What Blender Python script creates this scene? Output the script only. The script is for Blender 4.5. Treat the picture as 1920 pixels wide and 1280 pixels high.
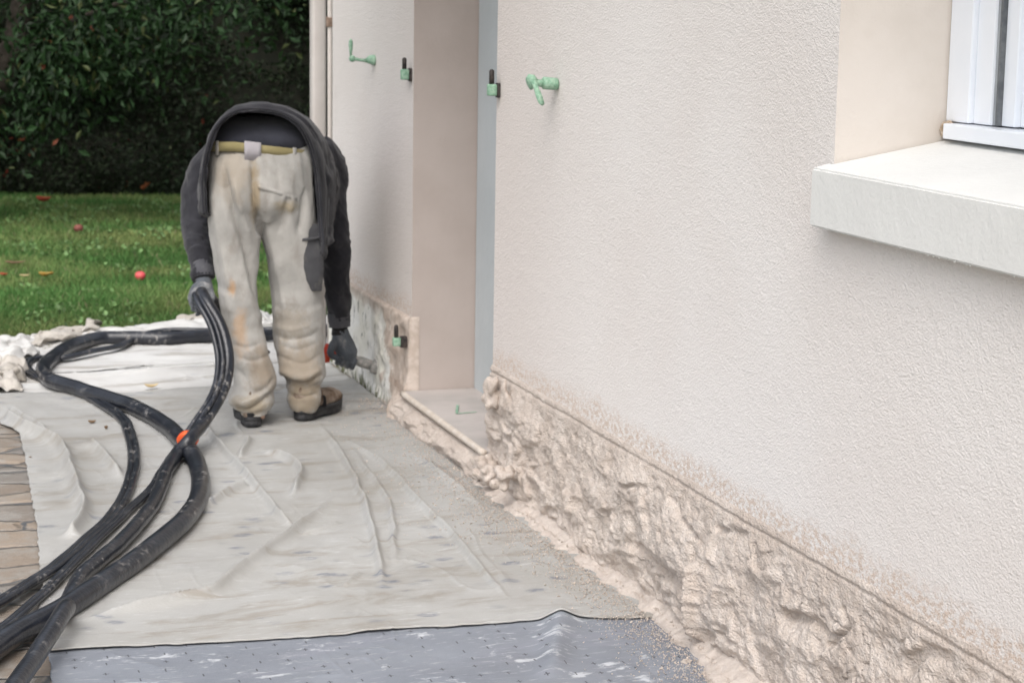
import bpy, bmesh, math, random
import numpy as np
from mathutils import Vector, Matrix
for o in list(bpy.data.objects): bpy.data.objects.remove(o)
C = bpy.context.scene
rng = np.random.default_rng(7)
# ------------------------------------------------------------------ camera
# world frame: the house front is the plane x = WX running along +y; z up; metres
WX = 2.0; CH = 1.6; FPX = 3800.0
PITCH, YAW, ROLL = math.radians(9.6), math.radians(18.1), 0.0157
_f = np.array([math.sin(YAW)*math.cos(PITCH), math.cos(YAW)*math.cos(PITCH), -math.sin(PITCH)])
_r = np.array([math.cos(YAW), -math.sin(YAW), 0.0]); _u = np.cross(_r, _f)
CR = math.cos(ROLL)*_r + math.sin(ROLL)*_u; CU = -math.sin(ROLL)*_r + math.cos(ROLL)*_u; CF = _f
CO = np.array([0, 0, CH])
cam = bpy.data.cameras.new('camera'); camo = bpy.data.objects.new('camera', cam); C.collection.objects.link(camo)
M = Matrix.Identity(4)
for i in range(3):
    M[i][0] = CR[i]; M[i][1] = CU[i]; M[i][2] = -CF[i]; M[i][3] = CO[i]
camo.matrix_world = M
cam.sensor_width = 36; cam.lens = FPX/1920*36; cam.clip_end = 500; cam.clip_start = .05
cam.dof.use_dof = True; cam.dof.focus_distance = 4.3; cam.dof.aperture_fstop = 9
C.camera = camo
# ------------------------------------------------------------------ light
wd = bpy.data.worlds.new('World'); C.world = wd; wd.use_nodes = True
nt = wd.node_tree; bg = nt.nodes['Background']
sky = nt.nodes.new('ShaderNodeTexSky'); sky.sky_type = 'NISHITA'; sky.sun_disc = False
SUN_EL, SUN_AZ = math.radians(54), math.radians(205)      # azimuth clockwise from +y
sky.sun_elevation = SUN_EL; sky.sun_rotation = SUN_AZ; sky.air_density = 1.0; sky.dust_density = 5.0
hs = nt.nodes.new('ShaderNodeHueSaturation'); hs.inputs['Saturation'].default_value = 0.32
nt.links.new(sky.outputs[0], hs.inputs['Color']); nt.links.new(hs.outputs[0], bg.inputs[0]); bg.inputs[1].default_value = 0.15
sl = bpy.data.lights.new('sun', 'SUN'); sl.energy = 0.7; sl.angle = math.radians(90); sl.color = (1, .965, .92)
so = bpy.data.objects.new('sun', sl); C.collection.objects.link(so)
sd = Vector((math.sin(SUN_AZ)*math.cos(SUN_EL), math.cos(SUN_AZ)*math.cos(SUN_EL), math.sin(SUN_EL)))
so.rotation_euler = sd.to_track_quat('Z', 'Y').to_euler(); so.location = sd*20
C.view_settings.view_transform = 'Standard'; C.view_settings.look = 'None'; C.view_settings.gamma = 1
C.view_settings.exposure = 0.72
C.render.engine = 'CYCLES'
# ------------------------------------------------------------------ helpers
def ray(u, v):
    d = (u-960)*CR - (v-640)*CU + FPX*CF
    return d
def G(u, v, z=0.0):            # where the line of sight meets height z
    d = ray(u, v); t = (z-CH)/d[2]; return CO + t*d
def W(u, v, x=WX):             # ... meets the plane parallel to the facade
    d = ray(u, v); t = x/d[0]; return CO + t*d
def P(u, v, y):                # ... meets distance y along the facade
    d = ray(u, v); t = y/d[1]; return CO + t*d
def A(*a): return np.array(a, float)
def hsh(i, j, k, s):
    n = (i*374761393 + j*668265263 + k*2147483647 + s*1274126177).astype(np.int64) & 0xffffffff
    n = ((n ^ (n >> 13))*1274126177) & 0xffffffff
    n = ((n ^ (n >> 16))*2246822519) & 0xffffffff
    return ((n ^ (n >> 15)) & 0xffff)/65535.0
def vn(p, s=0):
    p = np.asarray(p, float); i = np.floor(p).astype(np.int64); f = p-i; f = f*f*f*(f*(f*6-15)+10)
    r = 0
    for a in (0, 1):
        for b in (0, 1):
            for c in (0, 1):
                w = (f[..., 0] if a else 1-f[..., 0])*(f[..., 1] if b else 1-f[..., 1])*(f[..., 2] if c else 1-f[..., 2])
                r = r + w*hsh(i[..., 0]+a, i[..., 1]+b, i[..., 2]+c, s)
    return r*2-1
def fbm(p, o=4, s=0):
    r = 0; a = 1; p = np.asarray(p, float)
    for k in range(o):
        r = r + a*vn(p*2**k, s+k*17); a *= .5
    return r
def sst(a, b, x):
    t = np.clip((x-a)/(b-a), 0, 1); return t*t*(3-2*t)
def link(o, parent=None):
    C.collection.objects.link(o)
    if parent is not None:
        o.parent = parent
        if parent.type == 'EMPTY': o.location = -parent.location
    return o
def mesh(name, v, f, mat=None, parent=None, smooth=True):
    me = bpy.data.meshes.new(name)
    v = np.asarray(v, float)
    if isinstance(f, np.ndarray):
        n = len(f); k = f.shape[1]
        me.vertices.add(len(v)); me.vertices.foreach_set('co', v.ravel())
        me.loops.add(n*k); me.loops.foreach_set('vertex_index', f.ravel().astype(np.int32))
        me.polygons.add(n); me.polygons.foreach_set('loop_start', np.arange(0, n*k, k, dtype=np.int32))
        me.polygons.foreach_set('loop_total', np.full(n, k, dtype=np.int32)); me.update(calc_edges=True); me.validate()
    else:
        me.from_pydata([tuple(x) for x in v], [], [tuple(int(i) for i in q) for q in f]); me.update()
    me.polygons.foreach_set('use_smooth', [smooth]*len(me.polygons))
    o = bpy.data.objects.new(name, me)
    if mat: me.materials.append(mat)
    return link(o, parent)
def tag(o, label=None, cat=None, group=None, kind=None):
    if label: o['label'] = label
    if cat: o['category'] = cat
    if group: o['group'] = group
    if kind: o['kind'] = kind
    return o
def empty(name, loc):
    o = bpy.data.objects.new(name, None); o.location = Vector([float(a) for a in loc]); o.empty_display_size = .1
    C.collection.objects.link(o); return o
class MB:
    def __init__(s): s.v = []; s.f = []
    def add(s, v, f):
        n = len(s.v); s.v += [tuple(map(float, x)) for x in v]; s.f += [tuple(int(i)+n for i in q) for q in f]; return s
    def box(s, a, b, bev=0):
        (x0, y0, z0), (x1, y1, z1) = a, b
        if bev:
            bm = bmesh.new(); bmesh.ops.create_cube(bm, size=1)
            for q in bm.verts: q.co = Vector((x0+(q.co.x+.5)*(x1-x0), y0+(q.co.y+.5)*(y1-y0), z0+(q.co.z+.5)*(z1-z0)))
            bmesh.ops.bevel(bm, geom=bm.edges[:], offset=bev, segments=2, affect='EDGES', profile=.6)
            bm.verts.index_update(); s.add([q.co for q in bm.verts], [[w.index for w in f.verts] for f in bm.faces]); bm.free(); return s
        return s.add([(x0, y0, z0), (x1, y0, z0), (x1, y1, z0), (x0, y1, z0), (x0, y0, z1), (x1, y0, z1), (x1, y1, z1), (x0, y1, z1)],
                     [(0, 3, 2, 1), (4, 5, 6, 7), (0, 1, 5, 4), (1, 2, 6, 5), (2, 3, 7, 6), (3, 0, 4, 7)])
    def loft(s, rings, caps=True):
        rings = np.asarray(rings); n, k = rings.shape[:2]; F = []
        for i in range(n-1):
            for j in range(k):
                j2 = (j+1) % k; F.append((i*k+j, i*k+j2, (i+1)*k+j2, (i+1)*k+j))
        if caps: F.append(tuple(range(k-1, -1, -1))); F.append(tuple(range((n-1)*k, n*k)))
        return s.add(rings.reshape(-1, 3), F)
    def tube(s, pts, r, k=12, caps=True):
        return s.loft(tube_rings(pts, r, k), caps)
    def ball(s, c, r, n=8):
        r = np.broadcast_to(np.asarray(r, float), (3,)); rings = []
        for i in range(1, n):
            t = math.pi*i/n; a = np.linspace(0, 2*math.pi, 2*n, endpoint=False)
            rings.append(np.stack([c[0]+r[0]*math.sin(t)*np.cos(a), c[1]+r[1]*math.sin(t)*np.sin(a), np.full(2*n, c[2]-r[2]*math.cos(t))], 1))
        return s.loft(rings)
    def build(s, name, mat=None, parent=None, smooth=True): return mesh(name, s.v, s.f, mat, parent, smooth)
def catmull(pts, n=8):
    p = np.asarray(pts, float); p = np.vstack([2*p[0]-p[1], p, 2*p[-1]-p[-2]]); out = []
    for i in range(1, len(p)-2):
        for t in np.linspace(0, 1, n, endpoint=False):
            a, b, c, d = p[i-1], p[i], p[i+1], p[i+2]
            out.append(.5*((2*b)+(-a+c)*t+(2*a-5*b+4*c-d)*t*t+(-a+3*b-3*c+d)*t**3))
    out.append(p[-2]); return np.array(out)
def tube_rings(pts, r, k=12):
    p = np.asarray(pts, float); r = np.broadcast_to(np.asarray(r, float), (len(p),))
    T = np.gradient(p, axis=0); T /= np.linalg.norm(T, axis=1)[:, None]+1e-12
    up = A(0, 0, 1) if abs(T[0][2]) < .9 else A(1, 0, 0); rings = []
    n = np.cross(T[0], up); n /= np.linalg.norm(n)
    for i in range(len(p)):
        n = n-T[i]*(n@T[i]); n /= np.linalg.norm(n); b = np.cross(T[i], n)
        a = np.linspace(0, 2*math.pi, k, endpoint=False)
        rings.append(p[i]+r[i]*(np.cos(a)[:, None]*n+np.sin(a)[:, None]*b))
    return rings
def fuse(mb, voxel, smooth=2, fac=.5):
    """one continuous surface from overlapping closed pieces -> verts, faces"""
    me = bpy.data.meshes.new('t'); me.from_pydata(mb.v, [], mb.f); o = bpy.data.objects.new('t', me); C.collection.objects.link(o)
    m = o.modifiers.new('r', 'REMESH'); m.mode = 'VOXEL'; m.voxel_size = voxel
    if smooth:
        s = o.modifiers.new('s', 'SMOOTH'); s.iterations = smooth; s.factor = fac
    dg = bpy.context.evaluated_depsgraph_get(); dg.update()
    m2 = bpy.data.meshes.new_from_object(o.evaluated_get(dg))
    v = np.empty(len(m2.vertices)*3); m2.vertices.foreach_get('co', v); v = v.reshape(-1, 3)
    nn = np.empty(len(m2.vertices)*3); m2.vertices.foreach_get('normal', nn); nn = nn.reshape(-1, 3)
    f = [tuple(p.vertices) for p in m2.polygons]
    bpy.data.objects.remove(o); bpy.data.meshes.remove(me); bpy.data.meshes.remove(m2)
    return v, nn, f
def gridf(n, m):
    i, j = np.meshgrid(np.arange(n-1), np.arange(m-1), indexing='ij'); a = (i*m+j).ravel()
    return np.stack([a, a+1, a+m+1, a+m], 1)
# ------------------------------------------------------------------ materials
class NT:
    def __init__(s, name):
        s.m = bpy.data.materials.new(name); s.m.use_nodes = True; s.t = s.m.node_tree; s.b = s.t.nodes['Principled BSDF']
        s.pos = s.n('ShaderNodeNewGeometry').outputs['Position']
    def n(s, t, **k):
        x = s.t.nodes.new(t)
        for a, b in k.items(): setattr(x, a, b)
        return x
    def l(s, a, b): s.t.links.new(a, b)
    def put(s, sock, v):
        if hasattr(v, 'is_output') or isinstance(v, bpy.types.NodeSocket): s.l(v, sock)
        else: sock.default_value = (tuple(v)+(1,) if isinstance(v, (tuple, list)) and len(v) == 3 and sock.type == 'RGBA' else v)
    def sc(s, scale, src=None):
        x = s.n('ShaderNodeVectorMath', operation='MULTIPLY'); s.l(src or s.pos, x.inputs[0]); x.inputs[1].default_value = scale if isinstance(scale, tuple) else (scale,)*3; return x.outputs[0]
    def noise(s, scale, det=4, rough=.55, dist=0, src=None, col=False):
        x = s.n('ShaderNodeTexNoise'); s.l(s.sc(scale, src), x.inputs['Vector']); x.inputs['Scale'].default_value = 1
        x.inputs['Detail'].default_value = det; x.inputs['Roughness'].default_value = rough; x.inputs['Distortion'].default_value = dist
        return x.outputs['Color' if col else 'Fac']
    def vor(s, scale, feat='F1', rnd=1, out='Distance', src=None):
        x = s.n('ShaderNodeTexVoronoi', feature=feat); s.l(s.sc(scale, src), x.inputs['Vector']); x.inputs['Scale'].default_value = 1
        x.inputs['Randomness'].default_value = rnd; return x.outputs[out]
    def ramp(s, f, a, b, lo=0., hi=1.):
        x = s.n('ShaderNodeMapRange', interpolation_type='SMOOTHSTEP'); s.put(x.inputs['Value'], f)
        for k, v in zip(('From Min', 'From Max', 'To Min', 'To Max'), (a, b, lo, hi)): x.inputs[k].default_value = v
        return x.outputs[0]
    def mix(s, f, a, b):
        x = s.n('ShaderNodeMix', data_type='RGBA'); s.put(x.inputs[0], f); s.put(x.inputs[6], a); s.put(x.inputs[7], b); return x.outputs[2]
    def math(s, op, a, b=0., c=0.):
        x = s.n('ShaderNodeMath', operation=op); s.put(x.inputs[0], a); s.put(x.inputs[1], b); s.put(x.inputs[2], c); return x.outputs[0]
    def xyz(s):
        x = s.n('ShaderNodeSeparateXYZ'); s.l(s.pos, x.inputs[0]); return x.outputs
    def bump(s, h, dist, strength=1., prev=None):
        x = s.n('ShaderNodeBump'); s.l(h, x.inputs['Height']); x.inputs['Distance'].default_value = dist; x.inputs['Strength'].default_value = strength
        if prev: s.l(prev, x.inputs['Normal'])
        return x.outputs[0]
    def out(s, col, rough=.8, normal=None, spec=.3, **k):
        s.put(s.b.inputs['Base Color'], col); s.put(s.b.inputs['Roughness'], rough); s.b.inputs['Specular IOR Level'].default_value = spec
        if normal: s.l(normal, s.b.inputs['Normal'])
        for a, v in k.items(): s.put(s.b.inputs[a.replace('_', ' ')], v)
        return s.m
def plain(name, c1, c2, scale=20., rough=.7, bs=200., bd=.001, spec=.3, det=4):
    t = NT(name); return t.out(t.mix(t.ramp(t.noise(scale, det), .35, .65), c1, c2), rough, t.bump(t.noise(bs, 3), bd), spec)

def m_wall():
    t = NT('roughcast_render'); X = t.xyz()
    g = t.noise((300, 240, 300), 3, .65); v = t.vor((215, 165, 215), 'SMOOTH_F1')
    h = t.math('ADD', t.math('MULTIPLY', v, .9), g)
    big = t.ramp(t.noise(1.1, 3), .35, .65)
    wallc = t.mix(big, (.755, .71, .68), (.785, .75, .725))
    door_shade = t.ramp(t.math('ADD', t.math('ABSOLUTE', t.math('SUBTRACT', X[1], 6.75)), t.math('MULTIPLY', t.noise(1.3, 4), .9)), .75, 2.3, 1, 0); wallc = t.mix(t.math('MULTIPLY', door_shade, .75), wallc, (.66, .60, .565))  # overhang shade painted into the wall colour, fading away from the doorway
    # rough wetter band just above the plinth ledge, ragged upper edge
    edge = t.math('ADD', t.math('MULTIPLY', t.noise((5, 5, 9), 7, .8), .16), .372)
    m = t.math('SUBTRACT', edge, X[2]); m1 = t.ramp(m, -.035, .03)
    fine = t.ramp(t.noise(240, 3, .7), .40, .62)
    band = t.mix(fine, (.55, .43, .35), (.70, .61, .545))
    col = t.mix(t.math('MULTIPLY', m1, t.ramp(t.noise((75, 48, 75), 4, .75), .42, .58)), wallc, band)
    col = t.mix(t.ramp(t.noise(330, 2), .30, .42, .16, 0), col, (.42, .37, .33))
    nb = t.bump(h, .0026, .8, t.bump(t.noise(30, 3), .0025))
    return t.out(col, .9, nb, .15)
def m_plaster():
    t = NT('wet_sprayed_plaster')
    a = t.ramp(t.noise(9, 5, .6), .35, .65); b = t.ramp(t.noise(55, 5, .7), .38, .62)
    c = t.mix(a, (.56, .485, .43), (.66, .59, .535)); c = t.mix(t.math('MULTIPLY', b, .45), c, (.51, .425, .36))
    pit = t.ramp(t.noise(120, 4, .8), .30, .40, .45, 0); c = t.mix(pit, c, (.46, .35, .27))
    nb = t.bump(t.noise((50, 35, 50), 5, .7), .004, 1, None); nb = t.bump(t.math('ADD', t.vor((190, 120, 190), 'SMOOTH_F1'), t.noise((260, 180, 260), 3, .7)), .0045, 1, nb)
    return t.out(c, t.ramp(a, 0, 1, .75, .92), nb, .25)
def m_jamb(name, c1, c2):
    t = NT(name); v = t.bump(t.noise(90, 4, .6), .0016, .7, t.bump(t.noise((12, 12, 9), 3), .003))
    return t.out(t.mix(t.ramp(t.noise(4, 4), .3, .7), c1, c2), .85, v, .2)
def m_oldplinth():
    t = NT('old_white_plinth_paint'); base = t.mix(t.ramp(t.noise(6, 4), .35, .65), (.78, .76, .68), (.84, .83, .79))
    dark = t.ramp(t.noise((32, 32, 11), 4, .6), .60, .65); dark2 = t.ramp(t.noise((90, 90, 22), 4, .6), .655, .72)
    c = t.mix(t.math('MULTIPLY', dark, .85), base, (.16, .15, .135)); c = t.mix(t.math('MULTIPLY', dark2, .8), c, (.2, .2, .15))
    low = t.ramp(t.xyz()[2], .0, .08, 1, 0); c = t.mix(t.math('MULTIPLY', low, t.ramp(t.noise((40, 40, 15), 3), .5, .56)), c, (.14, .15, .07))
    X = t.xyz(); ov = t.math('ADD', X[1], t.math('MULTIPLY', t.math('SUBTRACT', t.noise(7, 5, .65), .5), 1.1))
    ovm = t.ramp(ov, 7.62, 7.72, 1, 0); top = t.ramp(t.math('ADD', X[2], t.math('MULTIPLY', t.noise(9, 4), .14)), .40, .46)
    sp = t.mix(t.ramp(t.noise(30, 4), .35, .65), (.47, .39, .33), (.58, .50, .44))
    c = t.mix(ovm, c, sp); c = t.mix(top, c, sp)
    return t.out(c, .8, t.bump(t.noise(60, 5, .7), .003), .2)
def m_fleece(name, c1, c2, spot, spotcol, blue=False):
    t = NT(name); X = t.xyz()
    s1 = t.ramp(t.noise(2.2, 5, .6), .25, .78); c = t.mix(s1, c1, c2)
    c = t.mix(t.ramp(t.noise((2.2, 9, 5), 5, .7, .6), .50, .66, 0, .6), c, (.25, .22, .18) if not blue else (.24, .25, .29))
    c = t.mix(t.ramp(t.noise((14, 60, 9), 4, .7), .55, .72, 0, .35), c, (.62, .63, .64))
    # printed marks on a loose grid
    if blue:
        cell = .062
        u = t.math('DIVIDE', X[0], cell*1.15); v = t.math('DIVIDE', X[1], cell)
        rid = t.n('ShaderNodeTexWhiteNoise', noise_dimensions='2D'); cb = t.n('ShaderNodeCombineXYZ')
        t.l(t.math('FLOOR', u), cb.inputs[0]); t.l(t.math('FLOOR', v), cb.inputs[1]); t.l(cb.outputs[0], rid.inputs['Vector'])
        sx = t.n('ShaderNodeSeparateColor'); t.l(rid.outputs['Color'], sx.inputs[0])
        fu = t.math('ABSOLUTE', t.math('SUBTRACT', t.math('SUBTRACT', t.math('FRACT', u), .5), t.math('MULTIPLY', t.math('SUBTRACT', sx.outputs[0], .5), .35)))
        fv = t.math('ABSOLUTE', t.math('SUBTRACT', t.math('SUBTRACT', t.math('FRACT', v), .5), t.math('MULTIPLY', t.math('SUBTRACT', sx.outputs[1], .5), .35)))
        wob = t.math('MULTIPLY', t.noise(300, 2), .05)
        b1 = t.math('MULTIPLY', t.math('LESS_THAN', fu, t.math('ADD', wob, .0)), t.math('LESS_THAN', fv, .14))
        b2 = t.math('MULTIPLY', t.math('LESS_THAN', fv, t.math('ADD', wob, .0)), t.math('LESS_THAN', fu, .10))
        b2 = t.math('MULTIPLY', b2, t.math('GREATER_THAN', sx.outputs[2], .5))
        mk = t.math('MULTIPLY', t.math('MAXIMUM', b1, b2), t.math('LESS_THAN', sx.outputs[1], .75))
        c = t.mix(t.ramp(t.noise((7, 11, 7), 6, .7, .4), .57, .66, 0, .75), c, (.60, .62, .65))
        c = t.mix(t.math('MULTIPLY', mk, .85), c, (.05, .05, .06))
    else:
        sp = t.math('ADD', t.vor((8.5, 14, 1), 'F1', .9), t.math('MULTIPLY', t.noise((24, 70, 1), 4, .7), .30)); wv = t.ramp(sp, .30, .48, 1, 0)
        wv = t.math('MULTIPLY', wv, t.ramp(t.noise((2.1, 1.4, 1), 3), .44, .58)); wv = t.math('MULTIPLY', wv, t.ramp(t.noise((30, 90, 1), 3), .3, .6))
        c = t.mix(t.math('MULTIPLY', wv, spot), c, spotcol)
        dirt = t.ramp(t.noise((60, 160, 60), 4, .75), .66, .74, 0, .55); c = t.mix(dirt, c, (.25, .20, .13))
    rough = t.ramp(t.noise(2.3, 4), .4, .62, .42, .75)
    nb = t.bump(t.noise((140, 300, 140), 4, .7), .0012, 1, t.bump(t.noise(22, 4, .6), .0018, .7))
    return t.out(c, rough, nb, .4)
def m_hose():
    t = NT('dusty_black_rubber'); d = t.ramp(t.noise((40, 40, 25), 6, .75), .52, .66, 0, .75)
    d = t.math('MULTIPLY', d, t.ramp(t.noise(5, 3), .45, .65)); up = t.ramp(t.noise(12, 4), .45, .7, 0, .3)
    c = t.mix(up, (.014, .016, .022), (.045, .052, .068)); c = t.mix(d, c, (.38, .36, .34))
    return t.out(c, t.ramp(d, 0, .6, .28, .8), t.bump(t.noise(60, 4), .0015), .5)
def m_cloth(name, c1, c2, stains=(), rough=.9, dirt=None, bd=.0008):
    t = NT(name); c = t.mix(t.ramp(t.noise(7, 4), .35, .65), c1, c2)
    if dirt: c = t.mix(t.ramp(t.noise((11, 11, 7), 5, .7), .50, .72, 0, dirt[3]), c, dirt[:3])
    for (p, r, sc_, colr, am) in stains:
        vm = t.n('ShaderNodeVectorMath', operation='SUBTRACT'); t.l(t.pos, vm.inputs[0]); vm.inputs[1].default_value = tuple(map(float, p))
        v2 = t.n('ShaderNodeVectorMath', operation='MULTIPLY'); t.l(vm.outputs[0], v2.inputs[0]); v2.inputs[1].default_value = tuple(1/q for q in r)
        ln = t.n('ShaderNodeVectorMath', operation='LENGTH'); t.l(v2.outputs[0], ln.inputs[0])
        q = t.math('ADD', ln.outputs['Value'], t.math('MULTIPLY', t.math('SUBTRACT', t.noise(sc_, 4, .7), .5), 1.8))
        c = t.mix(t.ramp(q, .25, 1.25, am, 0), c, colr)
    nb = t.bump(t.noise(420, 2), bd, .6, t.bump(t.noise(38, 4, .6), .004, .6))
    return t.out(c, rough, nb, .15, Sheen_Weight=.15)
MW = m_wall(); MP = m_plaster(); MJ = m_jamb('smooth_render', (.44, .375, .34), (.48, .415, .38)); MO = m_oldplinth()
MRV = m_jamb('window_reveal_render', (.63, .575, .52), (.69, .635, .585))
MSILL = m_jamb('sill_paint', (.70, .70, .68), (.73, .73, .71))
MPVC = plain('white_pvc', (.74, .78, .84), (.78, .81, .86), 3, .25, 30, .0003, .5)
MCREAM = plain('cream_pipe_paint', (.56, .52, .49), (.62, .58, .55), 5, .5, 60, .0008)
MRUB = plain('dark_gasket', (.10, .11, .12), (.16, .17, .18), 30, .6)
MDOOR = plain('blue_grey_door_film', (.45, .49, .51), (.49, .53, .55), 3, .5, 20, .002)
MGREEN = plain('green_masking_tape', (.20, .36, .25), (.34, .50, .38), 90, .7, 160, .003)
MPIN = plain('black_iron', (.025, .022, .022), (.06, .05, .045), 60, .5, 200, .001)
MFL = m_fleece('wet_white_fleece', (.345, .338, .32), (.405, .405, .395), .85, (.15, .165, .20))
MFL2 = m_fleece('far_white_fleece', (.53, .52, .50), (.62, .62, .61), .35, (.35, .37, .42))
MFB = m_fleece('blue_grey_fleece', (.18, .195, .225), (.25, .27, .305), 0, (0, 0, 0), True)
MH = m_hose()
MRED = plain('red_plastic', (.55, .05, .025), (.65, .09, .04), 40, .45)
MORG = plain('orange_tape', (.75, .10, .03), (.80, .14, .04), 40, .5)
MGREYP = plain('grey_dirty_metal', (.22, .22, .21), (.36, .34, .32), 60, .6, 120, .002)
# ------------------------------------------------------------------ ground, paving
def m_lawn():
    t = NT('lawn_soil'); return t.out(t.mix(t.ramp(t.noise(1.5, 5), .35, .65), (.05, .10, .03), (.08, .115, .04)), .95, t.bump(t.noise(30, 4), .03))
mb = MB(); mb.add([(-60, -40, -.03), (60, -40, -.03), (60, 90, -.03), (-60, 90, -.03)], [(0, 1, 2, 3)])
tag(mb.build('ground', m_lawn()), kind='structure')
def m_pave():
    t = NT('crazy_paving'); wz = t.n('ShaderNodeVectorMath', operation='MULTIPLY_ADD'); t.l(t.noise(7, 3, .6, col=True), wz.inputs[0]); wz.inputs[1].default_value = (.09, .06, 0); t.l(t.pos, wz.inputs[2]); ws = t.n('ShaderNodeVectorMath', operation='MULTIPLY'); t.l(wz.outputs[0], ws.inputs[0]); ws.inputs[1].default_value = (1, 1, 0)
    d = t.vor((3.0, 5.6, 1), 'DISTANCE_TO_EDGE', .8, 'Distance', ws.outputs[0]); col = t.vor((3.0, 5.6, 1), 'F1', .8, 'Color', ws.outputs[0])
    sp = t.n('ShaderNodeSeparateColor'); t.l(col, sp.inputs[0])
    c = t.mix(sp.outputs[0], (.23, .185, .145), (.19, .175, .16)); c = t.mix(t.ramp(sp.outputs[1], .5, .8), c, (.29, .235, .185))
    c = t.mix(t.ramp(t.noise(9, 5, .7), .42, .66, 0, .6), c, (.30, .29, .27)); c = t.mix(t.ramp(t.noise(50, 5, .7), .55, .7, 0, .5), c, (.14, .11, .09))
    j = t.ramp(t.math('ADD', d, t.math('MULTIPLY', t.noise(40, 3), .02)), .012, .030, 1, 0)
    c = t.mix(j, c, (.085, .09, .095))
    return t.out(c, .5, t.bump(t.ramp(d, .01, .06), .012, 1, t.bump(t.noise(20, 5, .65), .006)), .4)
mb = MB(); mb.add([(-4, -3, 0), (WX, -3, 0), (WX, 9.25, 0), (-4, 9.25, 0)], [(0, 1, 2, 3)])
mb.add([(-4, 9.25, 0), (WX, 9.25, 0), (WX, 9.25, -.05), (-4, 9.25, -.05)], [(0, 3, 2, 1)])
tag(mb.build('paving', m_pave(), smooth=False), kind='structure')
# ------------------------------------------------------------------ house
DY0, DY1, DX, DZ = 6.32, 7.35, WX+.25, 2.25          # doorway
WY0, WY1, WRX, WZ0, WZ1 = 2.72, 3.918, WX+.262, 1.262, 2.5   # window
EY, PT, PO = 8.69, .405, .012
house = empty('house', (WX, 5.5, 0))
tag(house, 'house with freshly sprayed pale pink roughcast walls, doorway, window and rough plinth', 'house')
mb = MB()
def q4(x0, y0, z0, y1, z1, x1=None):  # wall quad facing -x
    mb.add([(x0, y0, z0), (x0, y1, z0), (x0, y1, z1), (x0, y0, z1)], [(0, 3, 2, 1)])
q4(WX, -3, 0, WY0, 3); q4(WX, WY0, 0, WY1, WZ0-.14); q4(WX, WY0, WZ1, WY1, 3); q4(WX, WY1, 0, DY0, 3); q4(WX, DY0, DZ, DY1, 3); q4(WX, DY1, 0, EY, 3)
mb.add([(WX, EY, 0), (WX+6, EY, 0), (WX+6, EY, 3), (WX, EY, 3)], [(0, 3, 2, 1)])
mb.add([(WX, -3, 0), (WX+6, -3, 0), (WX+6, -3, 3), (WX, -3, 3)], [(0, 1, 2, 3)])
mb.add([(WX+6, -3, 0), (WX+6, EY, 0), (WX+6, EY, 3), (WX+6, -3, 3)], [(0, 1, 2, 3)])
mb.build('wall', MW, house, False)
mb = MB()   # jambs of the doorway
for y, s in ((DY0, 0), (DY1, 1)):
    F = [(0, 1, 2, 3)] if s else [(0, 3, 2, 1)]
    mb.add([(WX, y, 0), (DX+.05, y, 0), (DX+.05, y, DZ), (WX, y, DZ)], F)
mb.add([(WX, DY0, DZ), (DX+.05, DY0, DZ), (DX+.05, DY1, DZ), (WX, DY1, DZ)], [(0, 1, 2, 3)])
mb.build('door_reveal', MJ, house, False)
mb = MB()
mb.add([(WX, WY1, WZ0-.14), (WRX+.08, WY1, WZ0-.14), (WRX+.08, WY1, WZ1), (WX, WY1, WZ1)], [(0, 1, 2, 3)])
mb.add([(WX, WY0, WZ0-.14), (WRX+.08, WY0, WZ0-.14), (WRX+.08, WY0, WZ1), (WX, WY0, WZ1)], [(0, 3, 2, 1)])
mb.add([(WX, WY0, WZ1), (WRX+.08, WY0, WZ1), (WRX+.08, WY1, WZ1), (WX, WY1, WZ1)], [(0, 1, 2, 3)])
mb.build('window_reveal', MRV, house, False)
# roof: eave along the front and an added unseen canopy, both shading the wall
mb = MB(); mb.box((WX-.30, -3.3, 3.0), (WX+6.3, EY+.4, 3.15), .01)
mb.add([(WX-.30, -3.3, 3.16), (WX+6.3, -3.3, 3.16), (WX+6.3, EY+.4, 3.16), (WX-.30, EY+.4, 3.16), (WX+2.9, -3.3, 4.9), (WX+2.9, EY+.4, 4.9)], [(0, 3, 5, 4), (1, 4, 5, 2), (0, 4, 1), (2, 5, 3)])
mb.build('roof', plain('roof_tiles', (.28, .12, .08), (.36, .18, .12), 6), house, False)
mb = MB(); mb.box((WX-.55, 5.9, 2.5), (WX-.004, 7.6, 2.6), .01); mb.build('added_shade_canopy', MJ, house, False)
# door panel
mb = MB(); mb.box((DX, DY0+.01, .10), (DX+.045, DY1-.004, DZ-.01), .003)
door = mb.build('door', MDOOR, house, False)
# sill (slopes to the front)
mb = MB(); fx, bx = WX-.045, WRX+.01
y0, y1 = WY0-.03, WY1+.016
V = [(fx, y0, 1.127), (fx, y1, 1.127), (fx, y1, 1.252), (fx, y0, 1.252), (bx, y0, 1.127), (bx, WY1-.002, 1.127), (bx, WY1-.002, 1.312), (bx, y0, 1.312), (WX-.002, y1, 1.127), (WX-.002, y1, 1.262), (WX-.002, WY1-.002, 1.127), (WX-.002, WY1-.002, 1.262)]
bm = bmesh.new(); vs = [bm.verts.new(x) for x in V]
for f in ((0, 3, 2, 1), (1, 2, 9, 8), (3, 7, 6, 11), (3, 11, 9, 2), (0, 1, 8, 10), (0, 10, 5, 4), (8, 9, 11, 10), (10, 11, 6, 5)): bm.faces.new([vs[i] for i in f])
bmesh.ops.recalc_face_normals(bm, faces=bm.faces)
bmesh.ops.bevel(bm, geom=[e for e in bm.edges if e.calc_face_angle(0) > .7], offset=.004, segments=2, affect='EDGES')
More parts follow.
